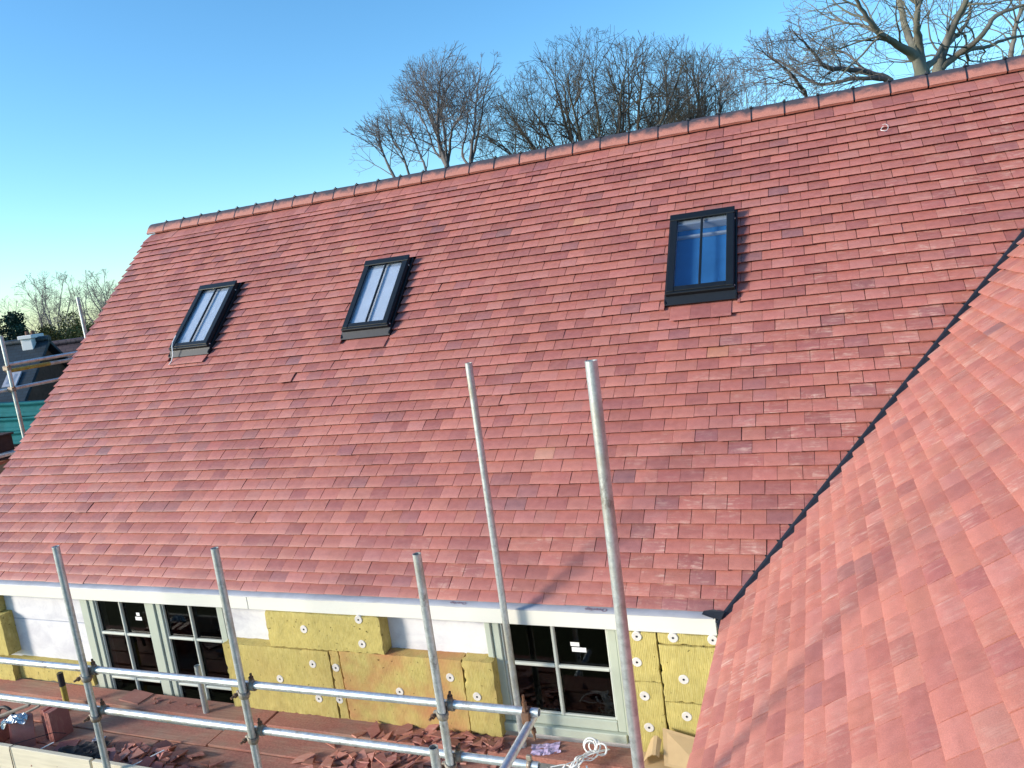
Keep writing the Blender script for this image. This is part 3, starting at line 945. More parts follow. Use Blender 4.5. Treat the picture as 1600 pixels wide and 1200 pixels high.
for i in range(14):
    y0 = -UW + i * .45
    if y0 > 2.6: break
    vs = []
    for yy in (y0, y0 + .44):
        for aa in range(9):
            th = PI * aa / 8
            vs.append(V(wx_r + .13 * math.cos(th), yy, VW * SP - .06 + .12 * math.sin(th)))
    m = MB(); m.add(vs, [(j, j + 1, 9 + j + 1, 9 + j) for j in range(8)], True)
    m.build('ridge_tile', M_RIDGE, wing)

# ================================================================== SCAFFOLD
PR = .02415
scaf = empty('scaffold', (.3, -1.1, GZ))
tag(scaf, 'galvanised tube scaffold with two guard rails in front of the insulated wall', 'scaffold')
def pole(p0, p1, parent, mat=M_GALV, name='pole'):
    m = MB(); m.pipe(p0, p1); return m.build(name, mat, parent)
YP, YR = -1.10, -1.047
for xx, zt in ((-2.94, .87), (-1.457, .868), (-.026, .878), (1.419, .867)):
    pole((xx, YP, GZ), (xx, YP, zt), scaf)
pole((1.432, -.10, GZ), (1.424, -.10, 1.78), scaf)
pole((-1.462, -.155, GZ), (-1.446, -.15, -.573), scaf)
pole((2.762, -1.85, GZ), (2.764, -1.85, 1.974), scaf)
pole((1.605, -1.535, GZ), (1.603, -1.535, .005), scaf)
py = pole((-2.940, -.30, GZ), (-2.932, -.30, -.672), scaf, M_YEL)
m = MB(); m.tube([V(-2.9335, -.30, -.80), V(-2.9325, -.30, -.674)], [.0262, .0262], 14, True); m.build('black_tape', M_BMEM, py)
pole((-3.4, YR, -.100), (2.0, YR, -.072), scaf, M_GALVB, 'rail')
pole((-3.4, YR, -.412), (1.955, YR, -.405), scaf, M_GALVB, 'rail')
pole((1.95, -3.2, -.128), (1.95, -.98, -.122), scaf, M_GALVB, 'transom')
pole((-2.13, -2.2, -.955), (-2.13, -1.14, -.955), scaf, M_GALV, 'transom')
for xx in (-2.94, -1.457, -.026, 1.419):      # board-bearing transoms under the platform
    pole((xx + .06, -1.25, -1.115), (xx + .06, .03, -1.115), scaf, M_GALV, 'transom')
def coupler(x, z, parent, seed):
    """right-angle coupler: band round the pole, cradle round the rail, two hinged bolts"""
    r = random.Random(seed)
    m = MB()
    zz = z - .030
    for k in range(16):                        # band round the pole, open steel strap
        a0, a1 = 2 * PI * k / 16, 2 * PI * (k + 1) / 16
        ri, ro = .0250, .0330
        vs = []
        for a in (a0, a1):
            for rr in (ri, ro):
                for h in (-.019, .019): vs.append(V(x + rr * math.cos(a), YP + rr * math.sin(a), zz + h - .010 * math.cos(a)))
        m.add(vs, [(2, 6, 7, 3), (0, 1, 5, 4), (1, 3, 7, 5), (0, 4, 6, 2)], True)
    m.bbox(x - .024, x + .026, YP + .022, YP + .034, z - .052, z + .034, .005)
    for k in range(16):                        # strap round the rail
        a0, a1 = 2 * PI * k / 16, 2 * PI * (k + 1) / 16
        vs = []
        for a in (a0, a1):
            for rr in (.0250, .0330):
                for h in (-.024, .024): vs.append(V(x + .034 + h, YR + rr * math.cos(a), z + rr * math.sin(a)))
        m.add(vs, [(2, 6, 7, 3), (0, 1, 5, 4), (1, 3, 7, 5), (0, 4, 6, 2)], True)
    m.bbox(x - .052, x - .026, YP - .014, YP + .010, zz - .014, zz + .022, .004)
    m.bbox(x + .018, x + .052, YR - .012, YR + .012, z + .026, z + .046, .004)
    c = m.build('coupler', M_COUP, parent)
    b = MB(); b.tube([V(x - .040, YP + .010, zz + .004), V(x - .054, YP - .058, zz - .004)], .008, 8)
    b.tube([V(x - .046, YP - .018, zz), V(x - .049, YP - .034, zz - .002)], .016, 6); b.build('bolt', M_RUST, c)
    b = MB(); b.tube([V(x + .036, YR - .002, z + .040), V(x + .048 + r.uniform(-.01, .01), YR - .012, z + .092)], .008, 8)
    b.tube([V(x + .038, YR - .005, z + .050), V(x + .042, YR - .008, z + .066)], .016, 6); b.build('bolt', M_RUST, c)
for xx in (-1.457, -.026, 1.419):
    coupler(xx, -.088 + .005 * xx, scaf, int(xx * 10) + 50); coupler(xx, -.408, scaf, int(xx * 10) + 90)
# swivel coupler where the end transom hangs under the rail
m = MB()
for k in range(16):
    a0, a1 = 2 * PI * k / 16, 2 * PI * (k + 1) / 16; vs = []
    for a in (a0, a1):
        for rr in (.025, .031):
            for h in (-.022, .022): vs.append(V(1.93 + h, YR + rr * math.cos(a), -.074 + rr * math.sin(a)))
    m.add(vs, [(2, 6, 7, 3), (0, 1, 5, 4), (1, 3, 7, 5), (0, 4, 6, 2)], True)
m.bbox(1.91, 1.96, YR - .05, YR - .026, -.125, -.055, .006)
c = m.build('coupler', M_RUST, scaf)
for p0, p1, rr in ((V(1.932, YR - .03, -.06), V(1.938, YR - .045, .055), .0075), (V(1.965, YR - .03, -.13), V(1.972, YR - .04, -.215), .0075), (V(1.934, YR - .034, -.02), V(1.936, YR - .04, .016), .014), (V(1.966, YR - .032, -.15), V(1.97, YR - .036, -.175), .014)):
    b = MB(); b.tube([p0, p1], rr, 8); b.build('bolt', M_RUST, c)
m = MB()
for k in range(16):
    a0, a1 = 2 * PI * k / 16, 2 * PI * (k + 1) / 16; vs = []
    for a in (a0, a1):
        for rr in (.025, .030):
            for h in (-.012, .012): vs.append(V(1.90 + h, YR + rr * math.cos(a), -.405 + rr * math.sin(a)))
    m.add(vs, [(2, 6, 7, 3), (0, 1, 5, 4), (1, 3, 7, 5), (0, 4, 6, 2)], True)
m.bbox(1.885, 1.915, YR - .01, YR + .012, -.378, -.345, .004)
m.build('coupler', M_COUP, scaf)

# ---- boards
def plank(x0, x1, y0, y1, zt, mat, name, label, cat, group=None, th=.038, seed=0, rotz=0.):
    m = MB(); n = max(2, int((x1 - x0) / .12)); r = random.Random(seed); vs = []
    ph = r.uniform(0, 9)
    for i in range(n + 1):
        xx = x0 + (x1 - x0) * i / n
        w = .003 * math.sin(xx * 2.1 + ph) + r.uniform(-.0015, .0015)
        for (yy, zz) in ((y0, zt - th), (y0, zt - .004), (y0 + .004, zt), (y1 - .004, zt), (y1, zt - .004), (y1, zt - th)):
            vs.append(V(xx, yy + w, zz + .0015 * math.sin(xx * 3 + ph)))
    m.add(vs, [(i * 6 + j, (i + 1) * 6 + j, (i + 1) * 6 + (j + 1) % 6, i * 6 + (j + 1) % 6)[::-1] for i in range(n) for j in range(6)])
    m.add(vs[:6], [tuple(range(6))]); m.add(vs[-6:], [tuple(reversed(range(6)))])
    o = m.build(name, mat, None)
    return tag(o, label, cat, group)
ZB = -1.0
G = 'scaffold boards of the platform'
plank(-4.9, -.805, -.205, .012, ZB, M_BOARD, 'scaffold_board', 'dusty board against the wall under the left double window', 'board', G, seed=1)
plank(-.775, 1.17, -.215, .010, ZB, M_BOARD, 'scaffold_board', 'red dusty board under the middle insulation slabs, against the wall', 'board', G, seed=2)
plank(1.19, 2.86, -.200, .012, ZB + .004, M_BOARD, 'scaffold_board', 'brown board under the right window sill with white strapping on it', 'board', G, seed=3)
plank(-4.9, -1.15, -.490, -.292, ZB - .038, M_BOARD, 'scaffold_board', 'dusty board second from the wall, left run below the double window', 'board', G, seed=4)
plank(-1.13, 2.86, -.485, -.268, ZB - .034, M_BOARD, 'scaffold_board', 'red dusty board second from the wall, right run under the shards', 'board', G, seed=5)
plank(-4.9, -1.62, -.735, -.508, ZB - .040, M_BOARD, 'scaffold_board', 'dusty board third from the wall under the standing tile packs', 'board', G, seed=6)
plank(-1.60, 2.70, -.730, -.502, ZB - .042, M_BOARD, 'scaffold_board', 'red dusty board third from the wall, right run below the lower rail', 'board', G, seed=7)
plank(-4.9, 1.30, -.985, -.752, ZB - .038, M_BOARD, 'scaffold_board', 'outermost dusty board beside the cream toe board', 'board', G, seed=8)
def toe(x0, x1, z0, label, seed):
    m = MB(); m.bbox(x0, x1, -1.032, -.994, z0 - .215, z0, .004)
    tag(m.build('toe_board', M_TOE), label, 'board', 'cream toe boards at the platform edge')
toe(-3.6, -1.735, -.868, 'cream painted toe board left of the first pole, black wire over it', 1)
toe(-1.712, -.62, -.872, 'cream toe board on the platform edge behind the leftmost guard pole', 2)
m = MB(); m.tube([V(-2.62, -1.04, -1.08), V(-2.62, -1.038, -.89), V(-2.618, -1.036, -.863), V(-2.60, -.99, -.860), V(-2.42, -.80, -.87), V(-2.36, -.74, -.91)], .0035, 6)
tag(m.build('black_wire', M_BMEM), 'thin black wire bent over the cream toe board', 'wire')

# ---- tiles standing and lying on the platform
def loose_tile(loc, rot, label, group, tint, w=.165, l=.265, broken=0):
    m = MB(); m.tint = (*tint, .3)
    poly = [V(-w / 2, -l / 2, .006), V(w / 2, -l / 2, .006), V(w / 2, l / 2, .006), V(-w / 2, l / 2, .006)]
    if broken: poly = [V(-w / 2, -l / 2, .006), V(w / 2, -l / 2, .006), V(w / 2, l * .2, .006), V(w * .1, l * .36, .006), V(-w / 2, l * .12, .006)]
    m.prism(poly, V(0, 0, 1), .012)
    for hx in (-.045, .045):
        if not broken:
            m.tube([V(hx, l / 2 - .03, .0061), V(hx, l / 2 - .03, .0064)], .005, 8)
    o = m.build('roof_tile', M_TILE, origin=(0, 0, 0))
    o.location = loc; o.rotation_euler = rot
    return tag(o, label, 'roof tile', group)
r = random.Random(3)
def tn(r, k=.9): return pick_tint(r, .6, k)
Gs = 'red tiles standing in two packs on the platform'
for j in range(3):
    loose_tile((-2.70 + j * .0155, -.60, ZB - .040 + .1335), (PI / 2, 0, PI / 2 - .10 ), 'upright red tile in the left of the two standing packs', Gs, tn(r))
for j in range(4):
    loose_tile((-2.615 + j * .0155, -.63, ZB - .040 + .1335), (PI / 2, 0, PI / 2 - .10), 'upright red tile in the right of the two standing packs', Gs, tn(r))
for j in range(6):
    loose_tile((-3.16 + j * .016, -.80, ZB - .038 + .090), (PI / 2 - .12, PI / 2, PI / 2 + .25), 'red tile in the row of tiles on edge at the left end', 'row of tiles on edge at the left end', tn(r))
for j in range(4):
    loose_tile((-2.86 + j * .017, -.78 - .004 * j, ZB - .038 + .118), (PI / 2 - .30, 0, .62 + .02 * j), 'dark red tile leaning in the stack under the silver foil', 'tiles leaning under the foil', tuple(x * .8 for x in tn(r)))
loose_tile((-2.36, -.80, ZB - .030), (.03, .05, .5), 'whole red tile lying flat beside the black membrane scraps', None, (.26, .085, .085))
loose_tile((-2.44, -.945, ZB + .02), (.5, .25, 1.1), 'broken orange tile end propped against the toe board', None, (.50, .20, .12), .12, .16, 1)
loose_tile((-2.34, -.07, ZB + .0065), (0, 0, 1.45), 'whole red tile lying flat on the wall board below the window', None, (.34, .15, .115))
loose_tile((-1.83, -.84, ZB + .00), (.34, -.12, .9), 'large mauve tile lying tilted on the left shard heap', None, (.36, .15, .14), .165, .265, 1)
loose_tile((-1.52, -.80, ZB + .01), (.25, .2, 2.0), 'purple grey tile lying tilted on the left shard heap', None, (.22, .12, .14), .165, .24, 1)
loose_tile((-1.30, -.87, ZB + .00), (.5, .0, .4), 'bright red broken tile at the right end of left heap', None, (.40, .12, .09), .15, .17, 1)
# foil wrapper, laths, black membrane scraps
def crumple(name, cx, cy, cz, sx, sy, amp, mat, label, cat, seed, rot=0., droop=0.):
    m = MB(); N = 14; vs = []
    for j in range(N + 1):
        for i in range(N + 1):
            a, b = i / N - .5, j / N - .5
            k = mnoise.noise(V(a * 5 + seed, b * 5, seed)) + .5 * mnoise.noise(V(a * 11, b * 11 + seed, 2))
            e = 1 + .22 * mnoise.noise(V(math.atan2(b, a) * 2, seed, 1))
            x_, y_ = a * sx * e, b * sy * e
            vs.append(V(cx + x_ * math.cos(rot) - y_ * math.sin(rot), cy + x_ * math.sin(rot) + y_ * math.cos(rot), cz + amp * (k + .75) - droop * (a * a + b * b)))
    m.add(vs, [(j * (N + 1) + i, j * (N + 1) + i + 1, (j + 1) * (N + 1) + i + 1, (j + 1) * (N + 1) + i) for j in range(N) for i in range(N)])
    vs2 = [p - V(0, 0, .0012) for p in vs]
    m.add(vs2, [(j * (N + 1) + i, (j + 1) * (N + 1) + i, (j + 1) * (N + 1) + i + 1, j * (N + 1) + i + 1) for j in range(N) for i in range(N)])
    return tag(m.build(name, mat), label, cat)
crumple('foil_wrapper', -2.86, -.79, ZB + .205, .20, .13, .030, M_FOIL, 'crumpled silver foil wrapper on the leaning tile stack', 'wrapper', 3, .4, .12)
crumple('membrane_scrap', -2.13, -.80, ZB - .02, .40, .20, .034, M_BMEM, 'folded black membrane scrap beside the first pole', 'membrane', 8, .35)
crumple('membrane_scrap', -1.98, -.88, ZB + .0, .36, .12, .030, M_BMEM, 'narrow black membrane strip behind the cream toe board', 'membrane', 12, .55)
crumple('grey_rag', -2.16, -.62, ZB - .03, .10, .06, .02, M_GREYP, 'small grey rag lying right of the standing tile packs', 'rag', 5, .3)
def bar(p0, p1, w, h, mat, name, label, cat, group=None):
    p0, p1 = Vector(p0), Vector(p1); d = p1 - p0; L = d.length
    q = d.to_track_quat('X', 'Z'); M = Matrix.Translation(p0) @ q.to_matrix().to_4x4()
    m = MB(); m.bbox(0, L, -w / 2, w / 2, -h / 2, h / 2, .003, M)
    return tag(m.build(name, mat), label, cat, group)
bar((-3.28, -.80, ZB + .125), (-2.92, -.62, ZB + .215), .038, .02, M_LATH, 'lath', 'grey weathered lath lying across the leftmost tiles', 'lath')
bar((-3.10, -.88, ZB + .11), (-2.76, -.64, ZB + .235), .028, .016, M_LATH, 'lath', 'thin lath sticking up behind the silver foil', 'lath')
m = MB()
for k in range(24):
    a0, a1 = PI * k / 24, PI * (k + 1) / 24
m.tube([V(-3.30 + .13 * math.cos(PI * k / 18), -.60, ZB - .02 + .16 * math.sin(PI * k / 18)) for k in range(19)], .016, 8)
tag(m.build('black_hose', M_BMEM), 'arched black hose at the left edge behind the tiles', 'hose')
bar((-1.44, -.93, ZB + .05), (-1.32, -.72, ZB + .055), .012, .008, M_STRAP, 'white_strip', 'short white plastic strip on the left shard heap', 'strip')
bar((-2.42, -.93, ZB + .07), (-2.38, -.84, ZB + .075), .012, .008, M_STRAP, 'white_strip', 'tiny white strip beside the orange broken tile', 'strip')

# ---- broken shards
shard_meshes = []
r = random.Random(41)
for i in range(14):
    n = r.choice((3, 3, 4, 4, 5)); a0 = r.uniform(0, 6)
    pts = []
    for k in range(n):
        a = a0 + 2 * PI * (k + r.uniform(-.25, .25)) / n; rr = r.uniform(.6, 1.)
        pts.append(V(math.cos(a) * rr * .075, math.sin(a) * rr * .052, .006))
    m = MB(); m.tint = (*pick_tint(r, 0., r.uniform(.85, 1.12), .6), .5); m.prism(pts, V(0, 0, 1), .0115)
    me_o = m.build('tile_shard', M_TILE, origin=(0, 0, 0))
    shard_meshes.append(me_o.data); bpy.data.objects.remove(me_o)
def shard(x, y, z, tilt, label, group, big=1.):
    o = bpy.data.objects.new('tile_shard', r.choice(shard_meshes)); COL.objects.link(o)
    o.location = (x, y, z); o.rotation_euler = (r.gauss(0, tilt), r.gauss(0, tilt), r.uniform(0, 6.28))
    s = r.uniform(.55, 1.3) * big; o.scale = (s, s, 1)
    tag(o, label, 'tile shard', group)
def zsurf(y):
    return ZB if y > -.215 else (ZB - .036)
def heap(n, cx, cy, sx, sy, hh, tilt, label, group, big=1., ylim=(-.97, -.05)):
    for i in range(n):
        for _ in range(20):
            x, y = r.gauss(cx, sx), r.gauss(cy, sy)
            if ylim[0] < y < ylim[1]: break
        d = math.exp(-((x - cx) / sx) ** 2 / 2 - ((y - cy) / sy) ** 2 / 2)
        shard(x, y, zsurf(y) + .012 + r.random() * hh * d, tilt, label, group, big)
heap(84, .82, -.17, .30, .085, .040, .16, 'broken red tile shard scattered below the right end of the insulation', 'shards below the insulation', 1.25, (-.40, -.05))
heap(84, .50, -.50, .34, .12, .045, .18, 'broken red tile shard in the heap under the lower rail', 'shards under the lower rail', 1.25, (-.85, -.28))
heap(70, -1.42, -.78, .26, .12, .08, .30, 'broken dark red tile shard in the left heap behind the toe board', 'shards behind the toe board', 1.3, (-.96, -.60))
heap(12, 1.55, -.45, .22, .10, .02, .2, 'broken red tile shard lying right of the end transom', 'shards right of the end transom', 1.1, (-.7, -.22))
heap(8, 2.35, -.42, .14, .09, .02, .2, 'broken red tile shard lying in front of the cardboard', 'shards by the cardboard', 1.1, (-.7, -.22))
heap(7, -2.05, -.10, .28, .03, .0, .05, 'small tile chip on the board below the left window', 'chips on the wall board', .4, (-.18, -.03))

# ---- cardboard, strapping, wrapper
m = MB()
def sheet(m, a, b, c_, d, th=.005):
    a, b, c_, d = map(Vector, (a, b, c_, d)); n = (b - a).cross(d - a).normalized(); m.prism([a, b, c_, d], n, th)
sheet(m, (2.24, -.36, ZB + .012), (2.74, -.30, ZB + .014), (2.74, -.075, ZB + .05), (2.27, -.085, ZB + .06))
cb = m.build('cardboard_box', M_CARD); tag(cb, 'opened brown cardboard box lying against the right insulation', 'box')
m = MB(); sheet(m, (2.455, -.20, ZB + .060), (2.74, -.235, ZB + .050), (2.72, -.075, ZB + .185), (2.44, -.072, ZB + .245)); m.build('flap', M_CARD, cb)
m = MB(); 
for k in range(5):
    a0, a1 = k / 5, (k + 1) / 5
    def q(a, s): return V(2.315 + .115 * a, (-.21 + .11 * s) , ZB + .06 + .125 * math.sin(a * 2.2) * (.65 + .5 * s))
    m.add([q(a0, 0), q(a1, 0), q(a1, 1), q(a0, 1)], [(0, 1, 2, 3)], True)
    m.add([p - V(0, 0, .005) for p in (q(a0, 0), q(a1, 0), q(a1, 1), q(a0, 1))], [(3, 2, 1, 0)], True)
m.build('flap', M_CARD, cb)

def ribbon(m, pts, w=.013, th=.0012):
    pts = [Vector(p) for p in pts]
    # Catmull-Rom
    out = []
    for i in range(len(pts) - 1):
        p0, p1, p2, p3 = pts[max(i - 1, 0)], pts[i], pts[i + 1], pts[min(i + 2, len(pts) - 1)]
        for k in range(6):
            t_ = k / 6
            out.append(.5 * ((2 * p1) + (p2 - p0) * t_ + (2 * p0 - 5 * p1 + 4 * p2 - p3) * t_ ** 2 + (3 * p1 - p0 - 3 * p2 + p3) * t_ ** 3))
    out.append(pts[-1])
    m.tube(out, w / 2, 6, True, th)
r = random.Random(77)
m = MB()
for k in range(9):
    a = r.uniform(-.5, .5); pts = []
    x0, y0 = 1.80 + r.uniform(-.05, .05), -.42 + r.uniform(-.05, .05)
    x1, y1 = 1.99 + r.uniform(-.05, .04), -.10 + r.uniform(-.04, .03)
    for i in range(6):
        s = i / 5
        pts.append(V(x0 + (x1 - x0) * s + r.uniform(-.035, .035), y0 + (y1 - y0) * s + r.uniform(-.02, .02), ZB + .012 + .05 * math.sin(s * PI) * r.uniform(.4, 1.4) + .035 * s))
    ribbon(m, pts)
for k in range(4):
    cx, cy = 1.98 + r.uniform(-.07, .07), -.12 + r.uniform(-.04, .04); rr = r.uniform(.03, .05)
    ribbon(m, [V(cx + rr * math.cos(a), cy + .5 * rr * math.sin(a), ZB + .045 + rr * (.8 + .8 * math.sin(a))) for a in [i * .8 for i in range(9)]])
ribbon(m, [V(1.68, -.30, ZB + .01), V(1.70, -.38, ZB + .02), V(1.80, -.40, ZB + .03), V(1.87, -.33, ZB + .04), V(1.80, -.27, ZB + .03), V(1.70, -.30, ZB + .02)])
ribbon(m, [V(1.95, -.28, ZB + .05), V(2.00, -.36, ZB + .0), V(1.99, -.44, ZB - .02)])
ribbon(m, [V(1.90, -.28, ZB + .05), V(1.91, -.37, ZB + .0), V(1.88, -.42, ZB - .02)])
tag(m.build('strapping_tangle', M_STRAP), 'tangled bundle of white plastic strapping below the right window', 'strapping')
m = MB(); ribbon(m, [V(2.28, -.50, ZB + .0), V(2.36, -.44, ZB + .03), V(2.42, -.40, ZB + .05), V(2.45, -.42, ZB + .03), V(2.43, -.47, ZB + .01)])
tag(m.build('strapping_piece', M_STRAP), 'single white strapping loop in front of the cardboard', 'strapping')
crumple('plastic_wrapper', 1.60, -.105, ZB - .002, .20, .13, .016, M_PURP, 'crumpled lilac printed wrapper beside the inner tall pole', 'wrapper', 21, .35)
# cable on the left skylight, curl on the upper roof
m = MB(); m.tube([MAIN.P(-3.145, 2.90, .10), MAIN.P(-3.135, 2.80, .105), MAIN.P(-3.115, 2.74, .10), MAIN.P(-3.105, 2.66, .05), MAIN.P(-3.115, 2.60, .022), MAIN.P(-3.14, 2.555, .012)], .0055, 6)
tag(m.build('loose_string', M_STRAP), 'short white string hanging over the bottom of the leftmost skylight', 'string')
m = MB()
ribbon(m, [MAIN.P(4.225 + .034 * math.cos(a), 4.475 + .045 * math.sin(a), .010 + .004 * math.sin(2 * a)) for a in [1.9 - i * .55 for i in range(9)]] + [MAIN.P(4.222, 4.49, .016)], .006, .0016)
tag(m.build('strapping_curl', M_STRAP), 'tiny white plastic curl lying on tiles near the ridge', 'strapping')

# ================================================================== GABLE SCAFFOLD AND THINGS BEYOND THE VERGE
gs = empty('scaffold', (-6.0, 2.6, GZ))
tag(gs, 'far scaffold of tubes past the left verge of the roof', 'scaffold')
pole((-6.0, 1.99, GZ), (-6.0, 2.0, 2.36), gs); pole((-6.0, 3.2, GZ), (-6.0, 3.2, 2.75), gs); pole((-6.05, 5.4, GZ), (-6.05, 5.4, 2.3), gs)
pole((-6.05, 2.03, 1.985), (-6.05, 7.0, 1.995), gs, M_GALVB, 'rail')
pole((-6.11, 1.0, 1.672), (-6.05, 7.0, 1.668), gs, M_GALVB, 'rail')
pole((-6.07, 2.02, 1.905), (-6.07, 2.62, 1.905), gs, M_YEL, 'rail'); pole((-6.07, 2.621, 1.905), (-6.07, 7.0, 1.91), gs, M_GALV, 'rail')
pole((-7.3, 2.05, .70), (-4.95, 2.05, .70), gs, M_GALV, 'transom'); pole((-7.3, 3.25, .70), (-4.95, 3.25, .70), gs, M_GALV, 'transom')
m = MB()
for (yy, zz) in ((2.0, 1.945), (3.2, 1.95), (2.0, 1.67), (3.2, 1.67)):
    mm = MB(); mm.bbox(-6.08, -5.972, yy - .028, yy + .028, zz - .035, zz + .035, .012)
    cc = mm.build('coupler', M_COUP, gs); b = MB(); b.tube([V(-5.98, yy - .02, zz + .02), V(-5.93, yy - .03, zz + .03)], .009, 8); b.build('bolt', M_RUST, cc)
for j in range(4):
    y0 = 1.3 + 0 * j
    mm = MB(); mm.bbox(-7.2 + j * .24, -6.98 + j * .24, .6, 5.0, .735, .772, .004)
    tag(mm.build('scaffold_board', M_BOARD), ['outer', 'second', 'third', 'inner'][j] + ' board of the far gable platform beyond the roof verge', 'board', 'boards of the far gable platform')
t_ = simple('teal_plastic', (.006, .095, .112), .8, .1, 0, .35, 5, .25, .01)
def corrug(x0, x1, y, z, h, label, seed):
    m = MB(); n = 40; vs = []
    for i in range(n + 1):
        s = i / n
        for k in range(9):
            q = k / 8
            vs.append(V(x0 + (x1 - x0) * s, y + .05 * math.sin(q * PI) + .016 * math.sin(q * 4 * PI), z + h * q + .012 * math.sin(s * 5 + seed)))
        for k in range(9):
            q = 1 - k / 8
            vs.append(V(x0 + (x1 - x0) * s, y + .16 - .03 * math.sin(q * PI), z + h * q + .012 * math.sin(s * 5 + seed)))
    m.add(vs, [(i * 18 + k, (i + 1) * 18 + k, (i + 1) * 18 + (k + 1) % 18, i * 18 + (k + 1) % 18) for i in range(n) for k in range(18)], True)
    m.add(vs[:18], [tuple(range(18))]); m.add(vs[-18:], [tuple(range(18))])
    tag(m.build('teal_sheet', t_), label, 'sheeting', 'rolls of teal sheeting on the far platform')
corrug(-8.6, -6.35, 2.95, 1.17, .20, 'uppermost roll of teal sheeting beyond the left verge', 1)
corrug(-8.6, -6.30, 2.90, .97, .19, 'middle roll of teal sheeting beyond the left verge', 2)
corrug(-8.6, -6.25, 2.85, .78, .18, 'lowest roll of teal sheeting beyond the left verge', 3)
m = MB(); m.bbox(-6.75, -6.45, 1.75, 2.15, .775, 1.08, .01); m.bbox(-6.77, -6.43, 1.73, 2.17, 1.06, 1.085, .004)
tag(m.build('crate', simple('brown_crate', (.07, .04, .035), .8, .2, 0, .3, 12, .2)), 'dark brown crate on the far platform below the teal sheets', 'crate')
bar((-6.35, 1.2, .84), (-6.12, 3.4, .86), .20, .035, M_GALVB, 'pale_plank', 'pale metal plank along the verge below the teal sheets', 'plank')
bar((-6.62, 1.2, .80), (-6.45, 3.0, .80), .16, .03, t_, 'teal_plank', 'narrow teal plank beside the pale metal plank', 'plank')

# ================================================================== NEIGHBOURING HOUSES
def slate_mat(name, c1, c2, mortar):
    t = NT(name)
    br = t.n('ShaderNodeTexBrick')
    br.inputs['Color1'].default_value = (*c1, 1); br.inputs['Color2'].default_value = (*c2, 1); br.inputs['Mortar'].default_value = (*mortar, 1)
    br.inputs['Scale'].default_value = 1.0; br.inputs['Mortar Size'].default_value = .012
    br.inputs['Brick Width'].default_value = .30; br.inputs['Row Height'].default_value = .16
    co = t.n('ShaderNodeTexCoord'); t.l(co.outputs['Object'], br.inputs['Vector'])
    n1 = t.noise(t.pos(), 1.4, 5, .6)
    t.base(t.mix(.5, br.outputs['Color'], t.ramp(n1, [(.3, .6), (.7, 1.35)]), 'MULTIPLY')); t.rough(.55); t.spec(.45)
    return t.m
M_SLATE = slate_mat('blue_slate', (.012, .024, .036), (.018, .032, .046), (.006, .010, .014))
M_BROWN = slate_mat('brown_tile', (.085, .055, .060), (.11, .072, .072), (.04, .028, .03))
M_BRICK = simple('brown_brickwork', (.13, .075, .055), .9, .2, 0, .3, 9, .3)
M_WHITE = simple('white_render', (.72, .72, .72), .8, .2, 0, .08, 3, .1)
def gable_house(name, cx, cy, rz, lx, ly, ze, zr, roofm, wallm, label, chimney=None, lights=()):
    root = empty(name, (cx, cy, GZ)); tag(root, label, 'house')
    M = Matrix.Translation((cx, cy, 0)) @ Matrix.Rotation(rz, 4, 'Z')
    m = MB(); m.box(-lx / 2 + .3, lx / 2 - .3, -ly / 2 + .3, ly / 2 - .3, GZ, ze, M)
    for s in (-1, 1):
        xx = s * (lx / 2 - .3)
        m.add([M @ V(xx, -ly / 2 + .3, ze), M @ V(xx, ly / 2 - .3, ze), M @ V(xx, 0, zr - .15)], [(0, 1, 2)])
    m.build('wall', wallm, root)
    sl = math.atan2(zr - ze, ly / 2); ln = math.hypot(zr - ze, ly / 2)
    for s in (-1, 1):
        m = MB(); R4 = M @ Matrix.Translation((0, 0, zr)) @ Matrix.Rotation(0 if s < 0 else PI, 4, 'Z') @ Matrix.Rotation(sl, 4, 'X')
        # local: x along ridge, -y down the slope
        m2 = MB(); m2.bbox(-lx / 2, lx / 2, -ln, 0, -.12, 0, .01)
        me_o = m2.build('roof_slope', roofm, root, origin=(0, 0, 0))
        me_o.location = (Matrix.Translation((cx, cy, 0)).inverted() @ R4).to_translation() + V(0, 0, -GZ) 
        me_o.rotation_euler = R4.to_euler()
        if s < 0:
            for (x0, x1, d0, d1) in lights:
                w_ = MB(); w_.bbox(x0, x1, -d1, -d0, .0, .06, .01); o2 = w_.build('roof_window', M_GREYP, me_o, origin=(0, 0, 0)); o2.location = (0, 0, 0.002)
                g = MB(); g.bbox(x0 + .12, (x0 + x1) / 2 - .05, -d1 + .12, -d0 - .12, .055, .072, .002); g.bbox((x0 + x1) / 2 + .05, x1 - .12, -d1 + .12, -d0 - .12, .055, .072, .002)
                o3 = g.build('roof_pane', M_SKYG, me_o, origin=(0, 0, 0)); o3.location = (0, 0, .004)
    m = MB(); m.tube([M @ V(-lx / 2, 0, zr + .02), M @ V(lx / 2, 0, zr + .02)], .12, 8); m.build('ridge_capping', roofm, root)
    if chimney:
        x_, w_, h_ = chimney
        m = MB(); m.bbox(x_ - w_ / 2, x_ + w_ / 2, -.35, .35, zr - .8, zr + h_, .02, M); m.bbox(x_ - w_ / 2 - .06, x_ + w_ / 2 + .06, -.41, .41, zr + h_ - .12, zr + h_ + .02, .02, M)
        ch = m.build('chimney', M_WHITE, root)
        for dx in (-.1, .1):
            m = MB(); m.tube([M @ V(x_ + dx, 0, zr + h_), M @ V(x_ + dx, 0, zr + h_ + .16)], [.08, .065], 10); m.build('chimney_pot', M_BRICK, ch)
    return root
gable_house('house', -26.0, 13.95, math.radians(24), 7.0, 7.0, -.9, 2.02, M_SLATE, M_BRICK, 'far house with blue slate roof and white chimney, left edge', (2.85, .40, .22), [(2.5, 3.0, 1.6, 2.3)])
